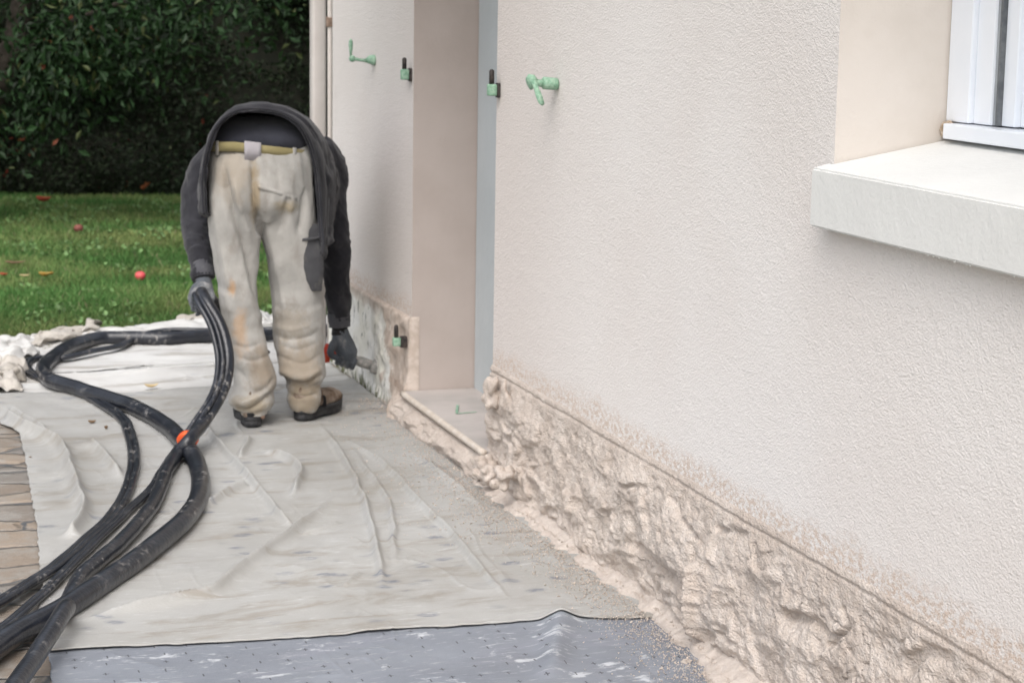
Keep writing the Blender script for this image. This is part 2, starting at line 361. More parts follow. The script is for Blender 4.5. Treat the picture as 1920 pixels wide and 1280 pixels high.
bm.verts.index_update(); mb.add([v.co for v in bm.verts], [[v.index for v in f.verts] for f in bm.faces]); bm.free()
sill = mb.build('window_sill', MSILL, house, False)
mb = MB()
for k in range(18):    # ragged little drips of render along the lower edge
    y = rng.uniform(WY0, WY1-.1); r = rng.uniform(.0008, .0016); mb.ball((fx+rng.uniform(-.001, .004), y, 1.127-r*.4), (r, r*rng.uniform(1, 2.5), r*rng.uniform(.7, 1.3)), 4)
mb.build('drip', MSILL, sill)['kind'] = 'stuff'
# window
x = WRX
mb = MB()
mb.box((x, 3.822, 1.352), (x+.07, 3.914, WZ1), .004); mb.box((x+.012, 3.752, 1.352), (x+.07, 3.8215, WZ1), .004)
win = mb.build('window', MPVC, house, False)
mb = MB(); mb.box((x-.03, WY0+.01, 1.317), (x+.08, 3.872, 1.350), .003); mb.build('frame', MPVC, win, False)
mb = MB(); mb.box((x+.018, 3.733, 1.353), (x+.05, 3.7515, WZ1), 0); mb.build('rail', plain('grey_track', (.26, .28, .30), (.34, .36, .38), 30, .5), win, False)
mb = MB(); mb.box((x+.012, 3.7245, 1.353), (x+.05, 3.7325, WZ1), 0); mb.build('gasket', MRUB, win, False)
mb = MB(); mb.box((x+.022, 3.675, 1.353), (x+.075, 3.724, WZ1), .003)
mb.box((x+.036, WY0+.02, 1.353), (x+.075, 3.6745, 1.425), .004); mb.build('sash', MPVC, win, False)
mb = MB(); mb.box((x+.060, WY0+.02, 1.426), (x+.073, 3.6745, WZ1), 0); mb.build('pane', MPVC, win, False)
mb = MB(); mb.loft([[(x+.052, 3.648, 1.46), (x+.052, WY0+.05, 1.46), (x+.052, WY0+.05, WZ1-.05), (x+.052, 3.648, WZ1-.05)], [(x+.0598, 3.674, 1.43), (x+.0598, WY0+.02, 1.43), (x+.0598, WY0+.02, WZ1-.02), (x+.0598, 3.674, WZ1-.02)]])
mb.build('panel', MPVC, win, False)
# rough filler under the frame corner
mb = MB()
for k in range(26):
    mb.ball((x-.004+rng.uniform(-.006, .004), 3.895+rng.uniform(-.02, .018), 1.336+rng.uniform(-.014, .014)), rng.uniform(.004, .010, 3), 5)
v, nn, f = fuse(mb, .0022, 1); v += nn*(fbm(v*160, 3)*.0012)[:, None]
mesh('mortar', v, f, plain('brown_mortar', (.36, .27, .19), (.52, .44, .36), 120, .9, 200, .002), house)
# threshold slab
mb = MB(); mb.box((WX-.032, DY0-.03, .092), (DX+.03, DY1-.004, .118), .006)
thr = mb.build('threshold', m_jamb('dusty_stone', (.40, .37, .35), (.50, .455, .43)), house, False)
mb = MB(); mb.tube(catmull([(WX-.036, y, .108) for y in np.linspace(DY0-.03, DY1-.006, 8)], 4), .012, 10)
mb.build('edge_bead', plain('pale_edge', (.55, .48, .41), (.62, .56, .50), 30, .7), thr)
a, b, c = G(856, 775, .121), G(893, 772, .121), G(858, 760, .121)
mb = MB()
def strip(p, q, w, h=.0015):
    p, q = A(*p), A(*q); d = q-p; d /= np.linalg.norm(d); n = np.cross(d, A(0, 0, 1))*w/2; mb.loft([[p-n, p+n, p+n+A(0, 0, h), p-n+A(0, 0, h)], [q-n, q+n, q+n+A(0, 0, h), q-n+A(0, 0, h)]])
strip(a, b, .006); strip(a+A(0, 0, .002), c+A(0, 0, .002), .009)
mb.build('tape_strip', MGREEN, thr, False)
# ---- rough plinth (right of the door): thick sprayed coat over stones
def ridge2(Y, Z, pts, w):
    d = np.full(Y.shape, 9.)
    for (a, b), (c, e) in zip(pts[:-1], pts[1:]):
        L = (c-a)**2+(e-b)**2+1e-9; t = np.clip(((Y-a)*(c-a)+(Z-b)*(e-b))/L, 0, 1); d = np.minimum(d, np.hypot(Y-a-t*(c-a), Z-b-t*(e-b)))
    return np.exp(-(d/w)**2)
def wp(*px): return [tuple(W(u, v, WX-.03)[1:]) for u, v in px]
def plinth(y0, y1, n, m, amp, seed, right=True):
    yy = np.linspace(y0, y1, n); s = np.linspace(0, 1, m); Y, S = np.meshgrid(yy, s, indexing='ij')
    Z = PT*(1-S); p = np.stack([Y*0, Y, Z], -1)
    big = fbm(p*A(1, 3.2, 6), 3, seed); med = fbm(p*A(1, 7.5, 13)+big[..., None]*.6, 3, seed+5); fin = fbm(p*A(1, 42, 62), 4, seed+9)+.8*np.maximum(0, vn(p*A(1, 26, 40), seed+50))
    bulge = np.abs(vn(p*A(1, 3.8, 8.5)+.5*med[..., None], seed+3))
    off = .024+amp*(.015*big+.0045*med+.0013*fin+.018*sst(.2, .8, bulge)) + .004*sst(.30, .0, Z)
    creas = np.exp(-(np.abs(vn(p*A(1, 4.2, 7)+.5*med[..., None], seed+20))/.04)**2)*sst(-.1, .5, vn(p*3.1, seed+31)); off -= amp*.009*creas
    if right:
        for l, w, a in ((wp((1283, 883), (1276, 905), (1262, 935)), .005, -.02), (wp((1090, 775), (1072, 800), (1065, 818)), .005, -.02),
                        (wp((1022, 860), (1018, 900)), .006, -.02), (wp((1335, 990), (1385, 1000), (1400, 1040)), .009, -.024), (wp((1250, 930), (1300, 1000), (1310, 1070)), .010, -.018),
                        (wp((1470, 1150), (1520, 1165), (1560, 1200)), .012, -.028), (wp((1570, 1140), (1580, 1170), (1545, 1205)), .008, -.025),
                        (wp((1690, 1245), (1720, 1215), (1760, 1230)), .014, -.05), (wp((1080, 905), (1105, 960), (1105, 1020)), .008, -.018),
                        (wp((1320, 1060), (1322, 1110), (1318, 1180)), .016, .035), (wp((1110, 960), (1105, 1010)), .02, .02),
                        (wp((1180, 1010), (1230, 1060), (1290, 1100)), .013, -.02)):
            off += a*ridge2(Y+.002*fin, Z+.003*med, l, w)
    tz = sst(PT-.015, PT-.11, Z)*.92+.08; off = .007+(off-.007)*tz*(.25+.75*sst(-.01, .07, Z)); tl = .010*vn(p*A(1, 4, 1)+7, seed+60); off -= .006*np.exp(-((Z-(PT-.022+.3*tl))/.0045)**2); top = sst(PT, PT-.020, Z); off = off*top+.0025*(1-top)+.0012*fin*(Z < PT-.005)
    off += .001*fin*sst(PT, PT-.05, Z)
    foot = sst(.075, 0, Z+.02*big); off += foot*(.006+.006*vn(p*A(1, 4, 0)+4, seed+40))      # skirt spreading on the ground
    Xc = WX-np.maximum(off, .002)
    return Y, Z, Xc, off
Y, Z, Xc, off = plinth(2.6, DY0+.005, 920, 130, 1.0, 3)
V = np.stack([Xc, Y, Z-.004], -1)
V[:, 0, 0] = WX+.01; V[:, 0, 2] = PT+.001
# far end turns into the doorway
end = V[-1].copy(); caps = []
for k in range(1, 9):
    e = end.copy(); e[:, 0] = end[:, 0]+(WX+.10-end[:, 0])*k/8; e[:, 1] += .022*math.sin(math.pi*k/8)*np.abs(1+fbm(e*14, 3))+.004*k/8; caps.append(e)
V = np.concatenate([V, np.array(caps)])
mesh('plinth', V.reshape(-1, 3), gridf(*V.shape[:2])[:, ::-1], MP, house)
# lumps hanging on the plinth and at the door corner
def lump(c, r, n=14, sp=.6):
    mb = MB()
    for k in range(n):
        o = rng.normal(0, 1, 3)*np.array(r)*sp; mb.ball(A(*c)+o, np.array(r)*rng.uniform(.35, .75), 5)
    v, nn, f = fuse(mb, .005, 2); v += nn*(fbm(v*38, 3)*.004)[:, None]; mesh('plaster_lump', v, f, MP, house)
lump(W(925, 738, WX-.035), (.018, .025, .040), 26, .5); lump(W(950, 748, WX-.028), (.015, .03, .045), 14, .5)
lump(W(909, 868, WX-.05), (.03, .035, .03), 18); lump(W(918, 888, WX-.075), (.03, .035, .02), 16); lump(W(950, 893, WX-.085), (.025, .035, .025), 16); lump(G(905, 868, .03), (.045, .055, .03), 22); lump(G(945, 893, .03), (.03, .045, .03), 18); lump(G(930, 850, .06), (.04, .045, .05), 18)
lump(G(1310, 1195, .02), (.022, .02, .015), 10); lump(G(1102, 1020, .02), (.02, .02, .015), 8)
# under the threshold: smooth swag of plaster, cracked
yy = np.linspace(DY0-.08, DY1+.03, 150); s = np.linspace(0, 1, 30); Y, S = np.meshgrid(yy, s, indexing='ij'); p = np.stack([S*.3, Y, S*0], -1)
Xc = WX-.016-.045*np.sin(np.pi*np.clip(S*1.05, 0, 1))**.7*(1+.4*fbm(p*8, 2, 4))-.05*S**3
crack = ridge2(Y, .09*(1-S), [(6.83, .09), (6.80, .05), (6.815, 0)], .008)
Xc += .03*crack + .003*fbm(p*60, 3, 8); V = np.stack([Xc, Y, .092*(1-S)-.002], -1)
mesh('step_plaster', V.reshape(-1, 3), gridf(150, 30)[:, ::-1], MP, house)
# old painted plinth left of the door
n, m = 260, 70; yy = np.linspace(DY1-.002, EY, n); s = np.linspace(0, 1, m); Y, S = np.meshgrid(yy, s, indexing='ij'); Z = PT*(1-S)-.003
p = np.stack([Y*0, Y, Z], -1); fr = sst(7.95, 7.42, Y+.12*vn(p*6, 5)); off = .014+.004*fbm(p*18, 3, 2)+fr*(.006+.013*fbm(p*14, 4, 6))+.05*sst(7.62, 7.36, Y)*sst(.12, 0, Z)
off += .03*ridge2(Y, Z, [(7.40, .38), (7.50, .33), (7.56, .24)], .02); off -= .02*ridge2(Y, Z, [(7.445, .34), (7.455, .25)], .022)
off = off*sst(PT, PT-.015, Z)*(.35+.65*np.maximum(sst(7.36, 7.75, Y), sst(.2, .1, Z)))+.002; V = np.stack([WX-np.maximum(off, .002), Y, Z], -1); V[:, 0, 0] = WX+.01
e = V[:1].copy(); e[..., 0] = WX+.03; V = np.concatenate([e, V]); mesh('plinth', V.reshape(-1, 3), gridf(n+1, m)[:, ::-1], MO, house)
# hinge pins with taped sockets
def hinge(u, v0, v1, v2, px, green=MGREEN, off=0.):
    c = W(u, (v1+v2)/2, WX-.02); s = W(u, v1, WX-.02)[2]; t = W(u, v0, WX-.02)[2]; b = W(u, v2, WX-.02)[2]; y = c[1]
    mb = MB(); mb.tube([(WX-.028-off, y, s), (WX-.028-off, y, t-.006), (WX-.028-off, y, t-.002), (WX-.028-off, y, t)], [.0085, .0085, .006, .002], 10)
    mb.box((WX-.012-off, y-.012, b-.006), (WX-.001, y+.012, s+.004), .003); pin = mb.build('hinge_pin', MPIN, house)
    mb = MB(); mb.box((WX-.041-off, y-.014, b), (WX-.0125-off, y+.014, s), .005); mb.build('tape_wrap', green, pin)
hinge(762, 108, 130, 150, 0); hinge(926, 130, 158, 180, 0); hinge(757, 608, 632, 648, 0, off=.022)
# shutter stays wrapped in green tape
q = W(703, 113, WX); mb = MB(); X0 = q[0]
mb.loft(tube_rings([q+A(-.001, 0, 0), q+A(-.008, 0, 0), q+A(-.02, 0, .001), q+A(-.034, 0, -.003)], [.021, .021, .018, .011], 14)); stay = mb.build('shutter_stay', MGREEN, house)
mb = MB(); mb.tube([q+A(-.03, 0, -.003), q+A(-.06, 0, 0), q+A(-.085, 0, .004)], [.009, .006, .008], 10); mb.ball(q+A(-.093, 0, .005), (.014, .012, .014), 7); mb.build('arm', MGREEN, stay)
mb = MB(); z0 = q[2]
mb.loft([[(q[0]-.099+a*s, q[1]+b*s, z0+.015+h) for a, b in ((-.006, -.003), (.006, -.003), (.006, .003), (-.006, .003))] for h, s in ((0, .6), (.02, 1), (.045, 1.4), (.06, 1.1), (.068, .3))]); mb.build('blade', MGREEN, stay)
q = W(1046, 158, WX); mb = MB()
mb.loft(tube_rings([q+A(-.001, 0, 0), q+A(-.004, 0, 0), q+A(-.045, 0, .003), q+A(-.048, 0, .003)], [.015, .018, .0185, .015], 16)); stay = mb.build('shutter_stay', MGREEN, house)
mb = MB(); mb.tube([q+A(-.045, 0, .002), q+A(-.06, 0, .003), q+A(-.072, 0, .005)], [.014, .010, .013], 10)
mb.loft(tube_rings([q+A(-.070, 0, .004), q+A(-.078, 0, .006), q+A(-.088, 0, .006), q+A(-.094, 0, .004)], [.014, .022, .024, .016], 14)); mb.build('arm', MGREEN, stay)
mb = MB(); a = q+A(-.086, -.03, .012); d = A(.018, -.03, -.072)
mb.loft([[a+d*t+A(w*sx, w*.4*sy, 0) for sx, sy in ((-1, -.5), (1, -.5), (1, .5), (-1, .5))] for t, w in ((0, .009), (.3, .008), (.6, .010), (.9, .009), (1.0, .003))]); mb.build('blade', MGREEN, stay)
# ---- downpipe and thin conduit at the far corner
dp = empty('downpipe', (1.93, 8.83, 0)); tag(dp, 'square cream downpipe at the far corner of the house', 'downpipe')
px0, px1 = P(583, 300, 8.83), P(611, 300, 8.83); w = (px1[0]-px0[0])
px0 = px0+A(.008, 0, 0); px1 = px1+A(.004, 0, 0); mb = MB(); mb.box((px0[0], 8.83, .005), (px1[0], 8.90, 2.99), .012); mb.build('pipe', MCREAM, dp)
mb = MB(); mb.box((px0[0]-.004, 8.826, .9), (px1[0]+.004, 8.904, .935), .004); mb.build('bracket', MCREAM, dp)
cp = empty('conduit', (2.02, 8.72, 0)); tag(cp, 'thin white conduit clipped to the house corner beside the downpipe', 'pipe')
c0 = P(618, 300, 8.73)[0]
mb = MB(); mb.tube([(c0, 8.73, .01), (c0+.002, 8.73, 1.0), (c0, 8.73, 2.99)], .011, 10); mb.build('pipe', plain('conduit_paint', (.60, .55, .51), (.66, .61, .57), 9, .6), cp)
mb = MB(); zc = P(618, 42, 8.72)[2]; mb.box((c0-.015, 8.715, zc-.02), (c0+.015, 8.745, zc+.022), .003); mb.build('clip', plain('rust_clip', (.22, .15, .11), (.32, .24, .19), 80), cp)
# ------------------------------------------------------------------ sheets on the ground
def gp(px): return np.array([G(u, v)[:2] for u, v in px])
RID = [([(599, 800), (632, 849), (662, 901), (685, 957), (700, 1010), (711, 1062), (719, 1107)], .013, .020, 1.9),
 ([(659, 834), (719, 879), (775, 939), (831, 995), (887, 1059), (951, 1130)], .011, .018, 1.9),
 ([(385, 800), (400, 830), (449, 882), (486, 927), (524, 976), (550, 999)], .014, .020, 1.8),
 ([(632, 942), (569, 991), (505, 1040), (437, 1089), (400, 1119), (344, 1133), (250, 1152), (156, 1171)], .022, .026, 1.2),
 ([(494, 849), (539, 867), (565, 890), (561, 916), (546, 939)], .016, .020, 1.6),
 ([(469, 917), (431, 933), (375, 967)], .015, .018, 1.5), ([(471, 826), (449, 867)], .013, .02, 1.5),
 ([(662, 849), (700, 909), (730, 950), (737, 999), (741, 1062)], .009, .017, 1.8),
 ([(0, 783), (47, 811), (109, 842), (131, 886), (150, 939), (156, 977), (137, 1014)], .030, .034, 1.3),
 ([(169, 833), (194, 861), (231, 908)], .020, .03, 1.6), ([(0, 765), (60, 800), (90, 822)], .02, .03, 1.5),
 ([(560, 1010), (600, 1000), (640, 985)], .008, .015, 1.6), ([(780, 860), (850, 915), (900, 960)], .006, .03, 1.8),
 ([(1055, 1150), (1048, 1200), (1030, 1285)], .013, .070, 1.8), ([(640, 1110), (680, 1080)], .006, .012, 1.6),
 ([(430, 700), (520, 735), (640, 760)], .006, .03, 1.8)]
RC = []
for px, h, w, e in RID:
    q = catmull(np.c_[gp(px), np.zeros(len(px))], 6)[:, :2]; RC.append((q, h, w, e))
def folds(X, Y):
    H = np.zeros(X.shape)
    wx = X+.005*vn(np.stack([X*8, Y*8, X*0], -1), 77); wy = Y+.005*vn(np.stack([X*8, Y*8, X*0+5], -1), 78)
    for q, h, w, e in RC:
        d = np.full(X.shape, 9.); tt = np.zeros(X.shape); n = len(q)-1
        for i in range(n):
            a, c = q[i], q[i+1]; L = ((c-a)**2).sum()+1e-9; t = np.clip(((wx-a[0])*(c-a)[0]+(wy-a[1])*(c-a)[1])/L, 0, 1)
            dd = np.hypot(wx-a[0]-t*(c-a)[0], wy-a[1]-t*(c-a)[1]); k = dd < d; d = np.where(k, dd, d); tt = np.where(k, (i+t)/n, tt)
        taper = np.clip(np.minimum(tt, 1-tt)*6, 0.15, 1) if h < .025 else 1
        H = np.maximum(H, h*(1.9 if h < .018 else 1.5)*taper*np.exp(-(d/(w*.52))**e))
    return H
def sheet_h(X, Y, base=.006):
    p = np.stack([X, Y, X*0], -1)
    lo = fbm(p*A(2.2, 1.6, 1), 3, 61)*.005+fbm(p*A(9, 5, 1), 3, 62)*.0018
    c = vn(p*A(6, 3.2, 1)+.8*vn(p*3, 64)[..., None], 63); cr = np.exp(-(np.abs(c)/.06)**1.4)*sst(0., .6, vn(p*A(2.3, 2, 1), 66))*.0045
    c2_ = vn(p*A(13, 6, 1)+1.1*vn(p*6, 68)[..., None], 69); cr = cr+np.exp(-(np.abs(c2_)/.05)**1.3)*sst(0., .5, vn(p*A(3.3, 3, 1), 70))*.0022
    c3_ = vn(p*A(3.0, 9, 1)+.8*vn(p*4, 81)[..., None], 82); cr = cr+np.exp(-(np.abs(c3_)/.05)**1.3)*sst(.1, .6, vn(p*A(2.0, 1.7, 1)+9, 83))*.003
    return base+np.maximum(lo, -.004)+cr+folds(X, Y)
def poly_x(px):
    q = gp(px); o = np.argsort(q[:, 1]); return lambda Y: np.interp(Y, q[o, 1], q[o, 0])
def poly_y(px):
    q = gp(px); o = np.argsort(q[:, 0]); return lambda X: np.interp(X, q[o, 0], q[o, 1])
def sheet(name, xl, xr, yf, yb, n, m, mat, base, jag=.003, extra=None):
    s, t = np.meshgrid(np.linspace(0, 1, n), np.linspace(0, 1, m), indexing='ij')
    X = np.full(s.shape, 1.2); Y = np.full(s.shape, 6.)
    for it in range(6):
        X = xl(Y)+s*(xr(Y)-xl(Y)); Y = yf(X)+t*(yb(X)-yf(X))
    e = jag*vn(np.stack([X*40, Y*40, X*0], -1), 5); X = X+e*(s < .02); Y = Y+e*((t < .01)|(t > .99))
    Z = sheet_h(X, Y, base)
    if extra is not None: Z = Z+extra(X, Y, s, t)
    top = np.stack([X, Y, Z], -1)
    # a thin hem turned down all round so that the sheet has thickness
    rim = np.concatenate([top[:, 0], top[-1, 1:], top[-2::-1, -1], top[0, -2:0:-1]]); low = rim.copy(); low[:, 2] -= .0035
    N = top.shape[0]*top.shape[1]; idx = np.arange(N).reshape(n, m); ri = np.concatenate([idx[:, 0], idx[-1, 1:], idx[-2::-1, -1], idx[0, -2:0:-1]])
    k = len(ri); F = np.stack([ri, N+np.arange(k), N+(np.arange(k)+1) % k, np.roll(ri, -1)], 1)
    return mesh(name, np.concatenate([top.reshape(-1, 3), low]), np.concatenate([gridf(n, m)[:, ::-1], F]), mat)
XL = poly_x([(-60, 765), (-30, 780), (37, 816), (47, 861), (60, 940), (69, 990), (75, 1074), (83, 1099), (72, 1130), (72, 1155), (84, 1210), (96, 1250)])
FRONT = poly_y([(96, 1229), (141, 1225), (219, 1219), (344, 1211), (419, 1207), (659, 1192), (831, 1183), (1019, 1171), (1060, 1168), (1097, 1166), (1254, 1164), (1500, 1150)])
BACK = poly_y([(-60, 745), (84, 742), (250, 741), (328, 735), (400, 731), (517, 725), (610, 721), (643, 718), (677, 710), (760, 700)])
cw = lambda Y: np.full(np.shape(Y), WX-.03)
fr = lambda X, Y, s, t: .004+.0035*np.maximum(0, vn(np.stack([X*9, Y*0, X*0], -1), 9))*(t < .03)
s1 = sheet('dust_sheet', XL, cw, FRONT, BACK, 300, 520, MFL, .009, extra=fr)
tag(s1, 'largest wet off-white fleece dust sheet with long creases, under the worker and hoses', 'dust sheet', 'dust sheets laid along the wall')
s2 = sheet('dust_sheet', poly_x([(94, 1245), (98, 1300), (105, 1400)]), cw, lambda X: np.full(np.shape(X), 3.6), lambda X: FRONT(X)+.12, 300, 160, MFB, .0045)
tag(s2, 'blue-grey fleece dust sheet printed with small dark crosses in the foreground', 'dust sheet', 'dust sheets laid along the wall')
FX = poly_x([(-300, 760), (-300, 700), (-200, 640)])
BK = poly_y([(-100, 668), (0, 652), (60, 640), (130, 640), (190, 630), (300, 622), (397, 608), (500, 607), (640, 607), (700, 600)])
def far_extra(X, Y, s, t):
    p = np.stack([X*3.5, Y*9+X*2, X*0], -1); return sst(.75, .95, t)*(.010+.035*np.abs(vn(p, 88))+.02*np.abs(vn(p*2.3, 89)))+.006*np.abs(vn(p*.7, 90))
s3 = sheet('dust_sheet', lambda Y: np.full(np.shape(Y), -.3), lambda Y: np.where(Y > 8.62, 2.6, WX-.03), lambda X: BACK(X)-.10, BK, 260, 150, MFL2, .0045, .006, far_extra)
tag(s3, 'pale far fleece dust sheet bunched up along the edge of the lawn', 'dust sheet', 'dust sheets laid along the wall')
def crumple(name, quad, z, n, m, amp, seed, mat, curl=None):
    a, b, c, d = [A(*q) for q in quad]; s, t = np.meshgrid(np.linspace(0, 1, n), np.linspace(0, 1, m), indexing='ij'); s_, t_ = s[..., None], t[..., None]
    p = (a*(1-s_)+b*s_)*(1-t_)+(d*(1-s_)+c*s_)*t_; q = np.stack([s*1.6+t*.8, t*3.6, s*0+seed], -1)
    ed = 4*np.minimum(np.minimum(s, 1-s), np.minimum(t, 1-t)); ed = np.clip(ed*2.5, 0, 1)
    h = ed*(.3+.7*np.abs(vn(q*1.1, seed)))*amp+np.abs(vn(q*3, seed+1))*amp*.35+np.abs(vn(q*6, seed+2))*amp*.12
    p[..., 2] = z+h; p[..., 0] += .03*vn(q*2, seed+3); p[..., 1] += .04*vn(q*2, seed+4)
    if curl is not None: p = curl(p, s, t)
    o = mesh(name, p.reshape(-1, 3), gridf(n, m)[:, ::-1], mat)
    md = o.modifiers.new('t', 'SOLIDIFY'); md.thickness = .004; return o
MCL = m_fleece('tan_backed_fleece', (.38, .35, .31), (.48, .45, .41), .2, (.3, .3, .32))
c1 = crumple('folded_cloth', [G(-60, 748), G(42, 738), G(52, 692), G(-60, 700)], .010, 60, 50, .075, 12, MCL)
tag(c1, 'crumpled tan cloth corner folded back at the left picture edge', 'cloth')
c2 = crumple('folded_cloth', [G(-60, 700), G(75, 672), G(62, 640), G(-60, 655)], .012, 70, 50, .06, 22, MFL2)
tag(c2, 'whitish wet cloth heap beside the bend of the thin hose', 'cloth')
def curlf(p, s, t):
    k = sst(.75, 1, s); p[..., 2] += .05*k*np.sin(t*math.pi); return p
c3 = crumple('folded_cloth', [G(62, 657), G(176, 641), G(190, 622), G(70, 641)], .015, 70, 40, .045, 35, MCL, curlf)
tag(c3, 'rolled tan cloth flap lying against the grass behind the thick hose', 'cloth')
c4 = crumple('folded_cloth', [G(330, 622), G(400, 618), G(395, 603), G(345, 606)], .015, 60, 30, .045, 41, MCL)
tag(c4, 'small tan cloth ruck by the grass just left of the worker', 'cloth')
c5 = crumple('folded_cloth', [G(490, 622), G(540, 620), G(530, 604), G(488, 606)], .015, 50, 30, .05, 44, MFL2)
tag(c5, 'little grey cloth ruck on the grass edge seen between the trouser legs', 'cloth')
# ------------------------------------------------------------------ hoses
def gh(px, r, lift=.012): return [G(u, v, r+lift) for u, v in px]
def hose(name, pts, r, label, mat=MH, k=16, group='rubber hoses'):
    mb = MB(); c = catmull(pts, 10); c[:, 2] += .002*vn(c*9, 3); c[:, 0] += .002*vn(c*7, 4)
    mb.tube(c, r, k); o = mb.build(name, mat); tag(o, label, 'hose', group); return o
pA = gh([(760, 606), (700, 612), (640, 618), (560, 622), (480, 627), (397, 629), (312, 634), (235, 633), (187, 634), (140, 646), (105, 665), (82, 688), (93, 712), (141, 727), (187, 742), (250, 763), (312, 798), (340, 824), (360, 850), (374, 885), (374, 927), (353, 967), (312, 1005), (266, 1042), (219, 1074), (156, 1117), (109, 1147), (47, 1178), (0, 1207), (-80, 1262)], .028)
hose('thick_hose', pA, .031, 'thickest dusty black hose, snaking from the lawn edge round to the bottom left corner')
pB = gh([(760, 598), (640, 614), (520, 619), (450, 618), (390, 620), (312, 620)], .013, .045)+gh([(265, 628), (219, 648), (156, 662), (110, 672)], .013, .015)+gh([(78, 671), (52, 675), (44, 688), (62, 704), (109, 722), (156, 741), (194, 762), (225, 787), (241, 824), (245, 861), (237, 905), (222, 940), (200, 971), (156, 1011), (94, 1064), (41, 1099), (0, 1124), (-90, 1172)], .012, .012)
pB2 = [A(*p)+A(.020, -.008, .004) for p in pB]
hose('thin_hose', pB, .0115, 'outer strand of the slim twin hose making the widest bend on the left')
hose('thin_hose', pB2, .0115, 'inner strand of the slim twin hose making the widest bend on the left')
# pair carried in the left hand, crossing the thick hose under an orange band
HY = 7.25
P0 = P
def P(u, v, y): return P0(u, v, y+.16)
def held(dx, r):
    a = [P(388+dx, 560, HY+.12), P(378+dx, 552, HY+.03), P(392+dx, 568, HY-.04), P(410+dx, 602, HY-.08), P(421+dx, 643, HY-.11), P(425+dx, 680, HY-.14), P(419+dx, 720, HY-.18), P(403+dx, 755, HY-.23), P(382+dx, 786, HY-.28)]
    return a
TH = [P(500, 668, 7.46), P(470, 640, 7.48), P(425, 590, 7.46), P(395, 560, 7.38), P(378, 549, 7.30), P(388, 566, 7.22), P(410, 602, 7.17), P(423, 640, 7.12), P(428, 680, 7.07), P(422, 720, 7.01), P(406, 755, 6.94), P(384, 788, 6.87)]+gh([(358, 822)], .022, .062)+gh([(334, 850), (314, 880), (300, 915), (285, 948), (253, 987), (222, 1020), (187, 1050), (153, 1078), (137, 1108), (122, 1146)], .022, .018)+gh([(103, 1180), (72, 1222), (41, 1266), (-10, 1340)], .022, .045)
TH[-4] = G(122, 1140, .085)
hose('thick_hose', TH, .023, 'medium black hose held in the left glove, crossing over the thickest hose bottom left')
TN = [P(480, 660, 7.44), P(420, 595, 7.44), P(385, 560, 7.36), P(366, 552, 7.29), P(372, 568, 7.21), P(392, 605, 7.15), P(404, 643, 7.10), P(409, 680, 7.05), P(404, 720, 6.99), P(390, 753, 6.92), P(368, 784, 6.86)]+gh([(346, 817)], .012, .055)+gh([(331, 839), (306, 874), (281, 914), (237, 956), (187, 1003), (131, 1058), (78, 1112), (31, 1152), (0, 1177), (-80, 1235)], .012, .014)
TN2 = [A(*p)+A(.017, -.006, .006) for p in TN]
hose('thin_hose', TN, .0105, 'slim hose running beside the medium hose from the left glove through the orange band')
hose('thin_hose', TN2, .008, 'thinnest cable twisted along the slim hose from the left glove to the left edge')
mb = MB(); c = G(352, 824, .066); ax = A(*TH[13])-A(*TH[11]); ax /= np.linalg.norm(ax); sd_ = np.cross(ax, A(0, 0, 1)); sd_ /= np.linalg.norm(sd_); up_ = np.cross(sd_, ax)
rg = []
for t, e in ((-.015, 0), (-.014, .002), (0, .003), (.014, .002), (.015, 0)):
    a_ = np.linspace(0, 2*math.pi, 24, endpoint=False); rg.append(c+ax*t+(np.cos(a_)[:, None]*sd_*(.034+e)+np.sin(a_)[:, None]*up_*(.028+e)))
mb.loft(rg); tag(mb.build('hose_band', MORG), 'orange band strapping the crossing hoses together', 'band')
# ------------------------------------------------------------------ worker
person = empty('person', (1.5, 7.4, 0))
tag(person, 'person bent double, seen from behind, in dirty cream trousers and charcoal hooded jacket', 'person')
def ell(uL, uR, v, y, dp, k=28, y_off=0, sq=2.3):
    a, b = P(uL, v, y), P(uR, v, y); c = (a+b)/2; rx = abs(b[0]-a[0])/2
    t = np.linspace(0, 2*math.pi, k, endpoint=False); co, si = np.cos(t), np.sin(t); e = 2/sq
    return np.stack([c[0]+rx*np.sign(co)*np.abs(co)**e, c[1]+y_off+dp*np.sign(si)*np.abs(si)**e, np.full(k, c[2])], 1)
def dense(secs, n=4):
    s = np.array(secs, float); q = catmull(s, n); return q
def leg(secs): return [ell(*r[:5]) for r in dense(secs)]
# cloth: trousers
mb = MB()
mb.loft([ell(*r[:5]) for r in dense([(398, 577, 270, 7.34, .12), (392, 581, 285, 7.33, .135), (388, 583, 310, 7.31, .15), (387, 586, 350, 7.30, .155), (390, 588, 385, 7.30, .145), (400, 580, 410, 7.31, .11)])])
mb.loft(leg([(390, 502, 350, 7.30, .13), (389, 497, 390, 7.30, .125), (390, 489, 430, 7.30, .115), (398, 482, 480, 7.30, .105), (409, 486, 540, 7.29, .10), (421, 492, 600, 7.28, .09), (430, 501, 645, 7.26, .088), (435, 509, 680, 7.24, .085), (439, 517, 712, 7.22, .088), (438, 511, 728, 7.215, .08), (430, 511, 750, 7.21, .086), (440, 506, 762, 7.20, .072), (449, 503, 770, 7.195, .060), (451, 501, 777, 7.19, .057)]))
mb.loft(leg([(470, 588, 350, 7.31, .13), (476, 591, 390, 7.31, .13), (486, 594, 430, 7.32, .125), (500, 597, 480, 7.33, .115), (509, 600, 540, 7.34, .106), (514, 602, 600, 7.33, .098), (515, 605, 650, 7.31, .096), (522, 608, 685, 7.29, .10), (526, 609, 702, 7.285, .104), (539, 603, 716, 7.28, .080), (540, 603, 735, 7.275, .082), (539, 602, 748, 7.27, .075), (543, 598, 760, 7.27, .066), (546, 592, 768, 7.27, .06)]))
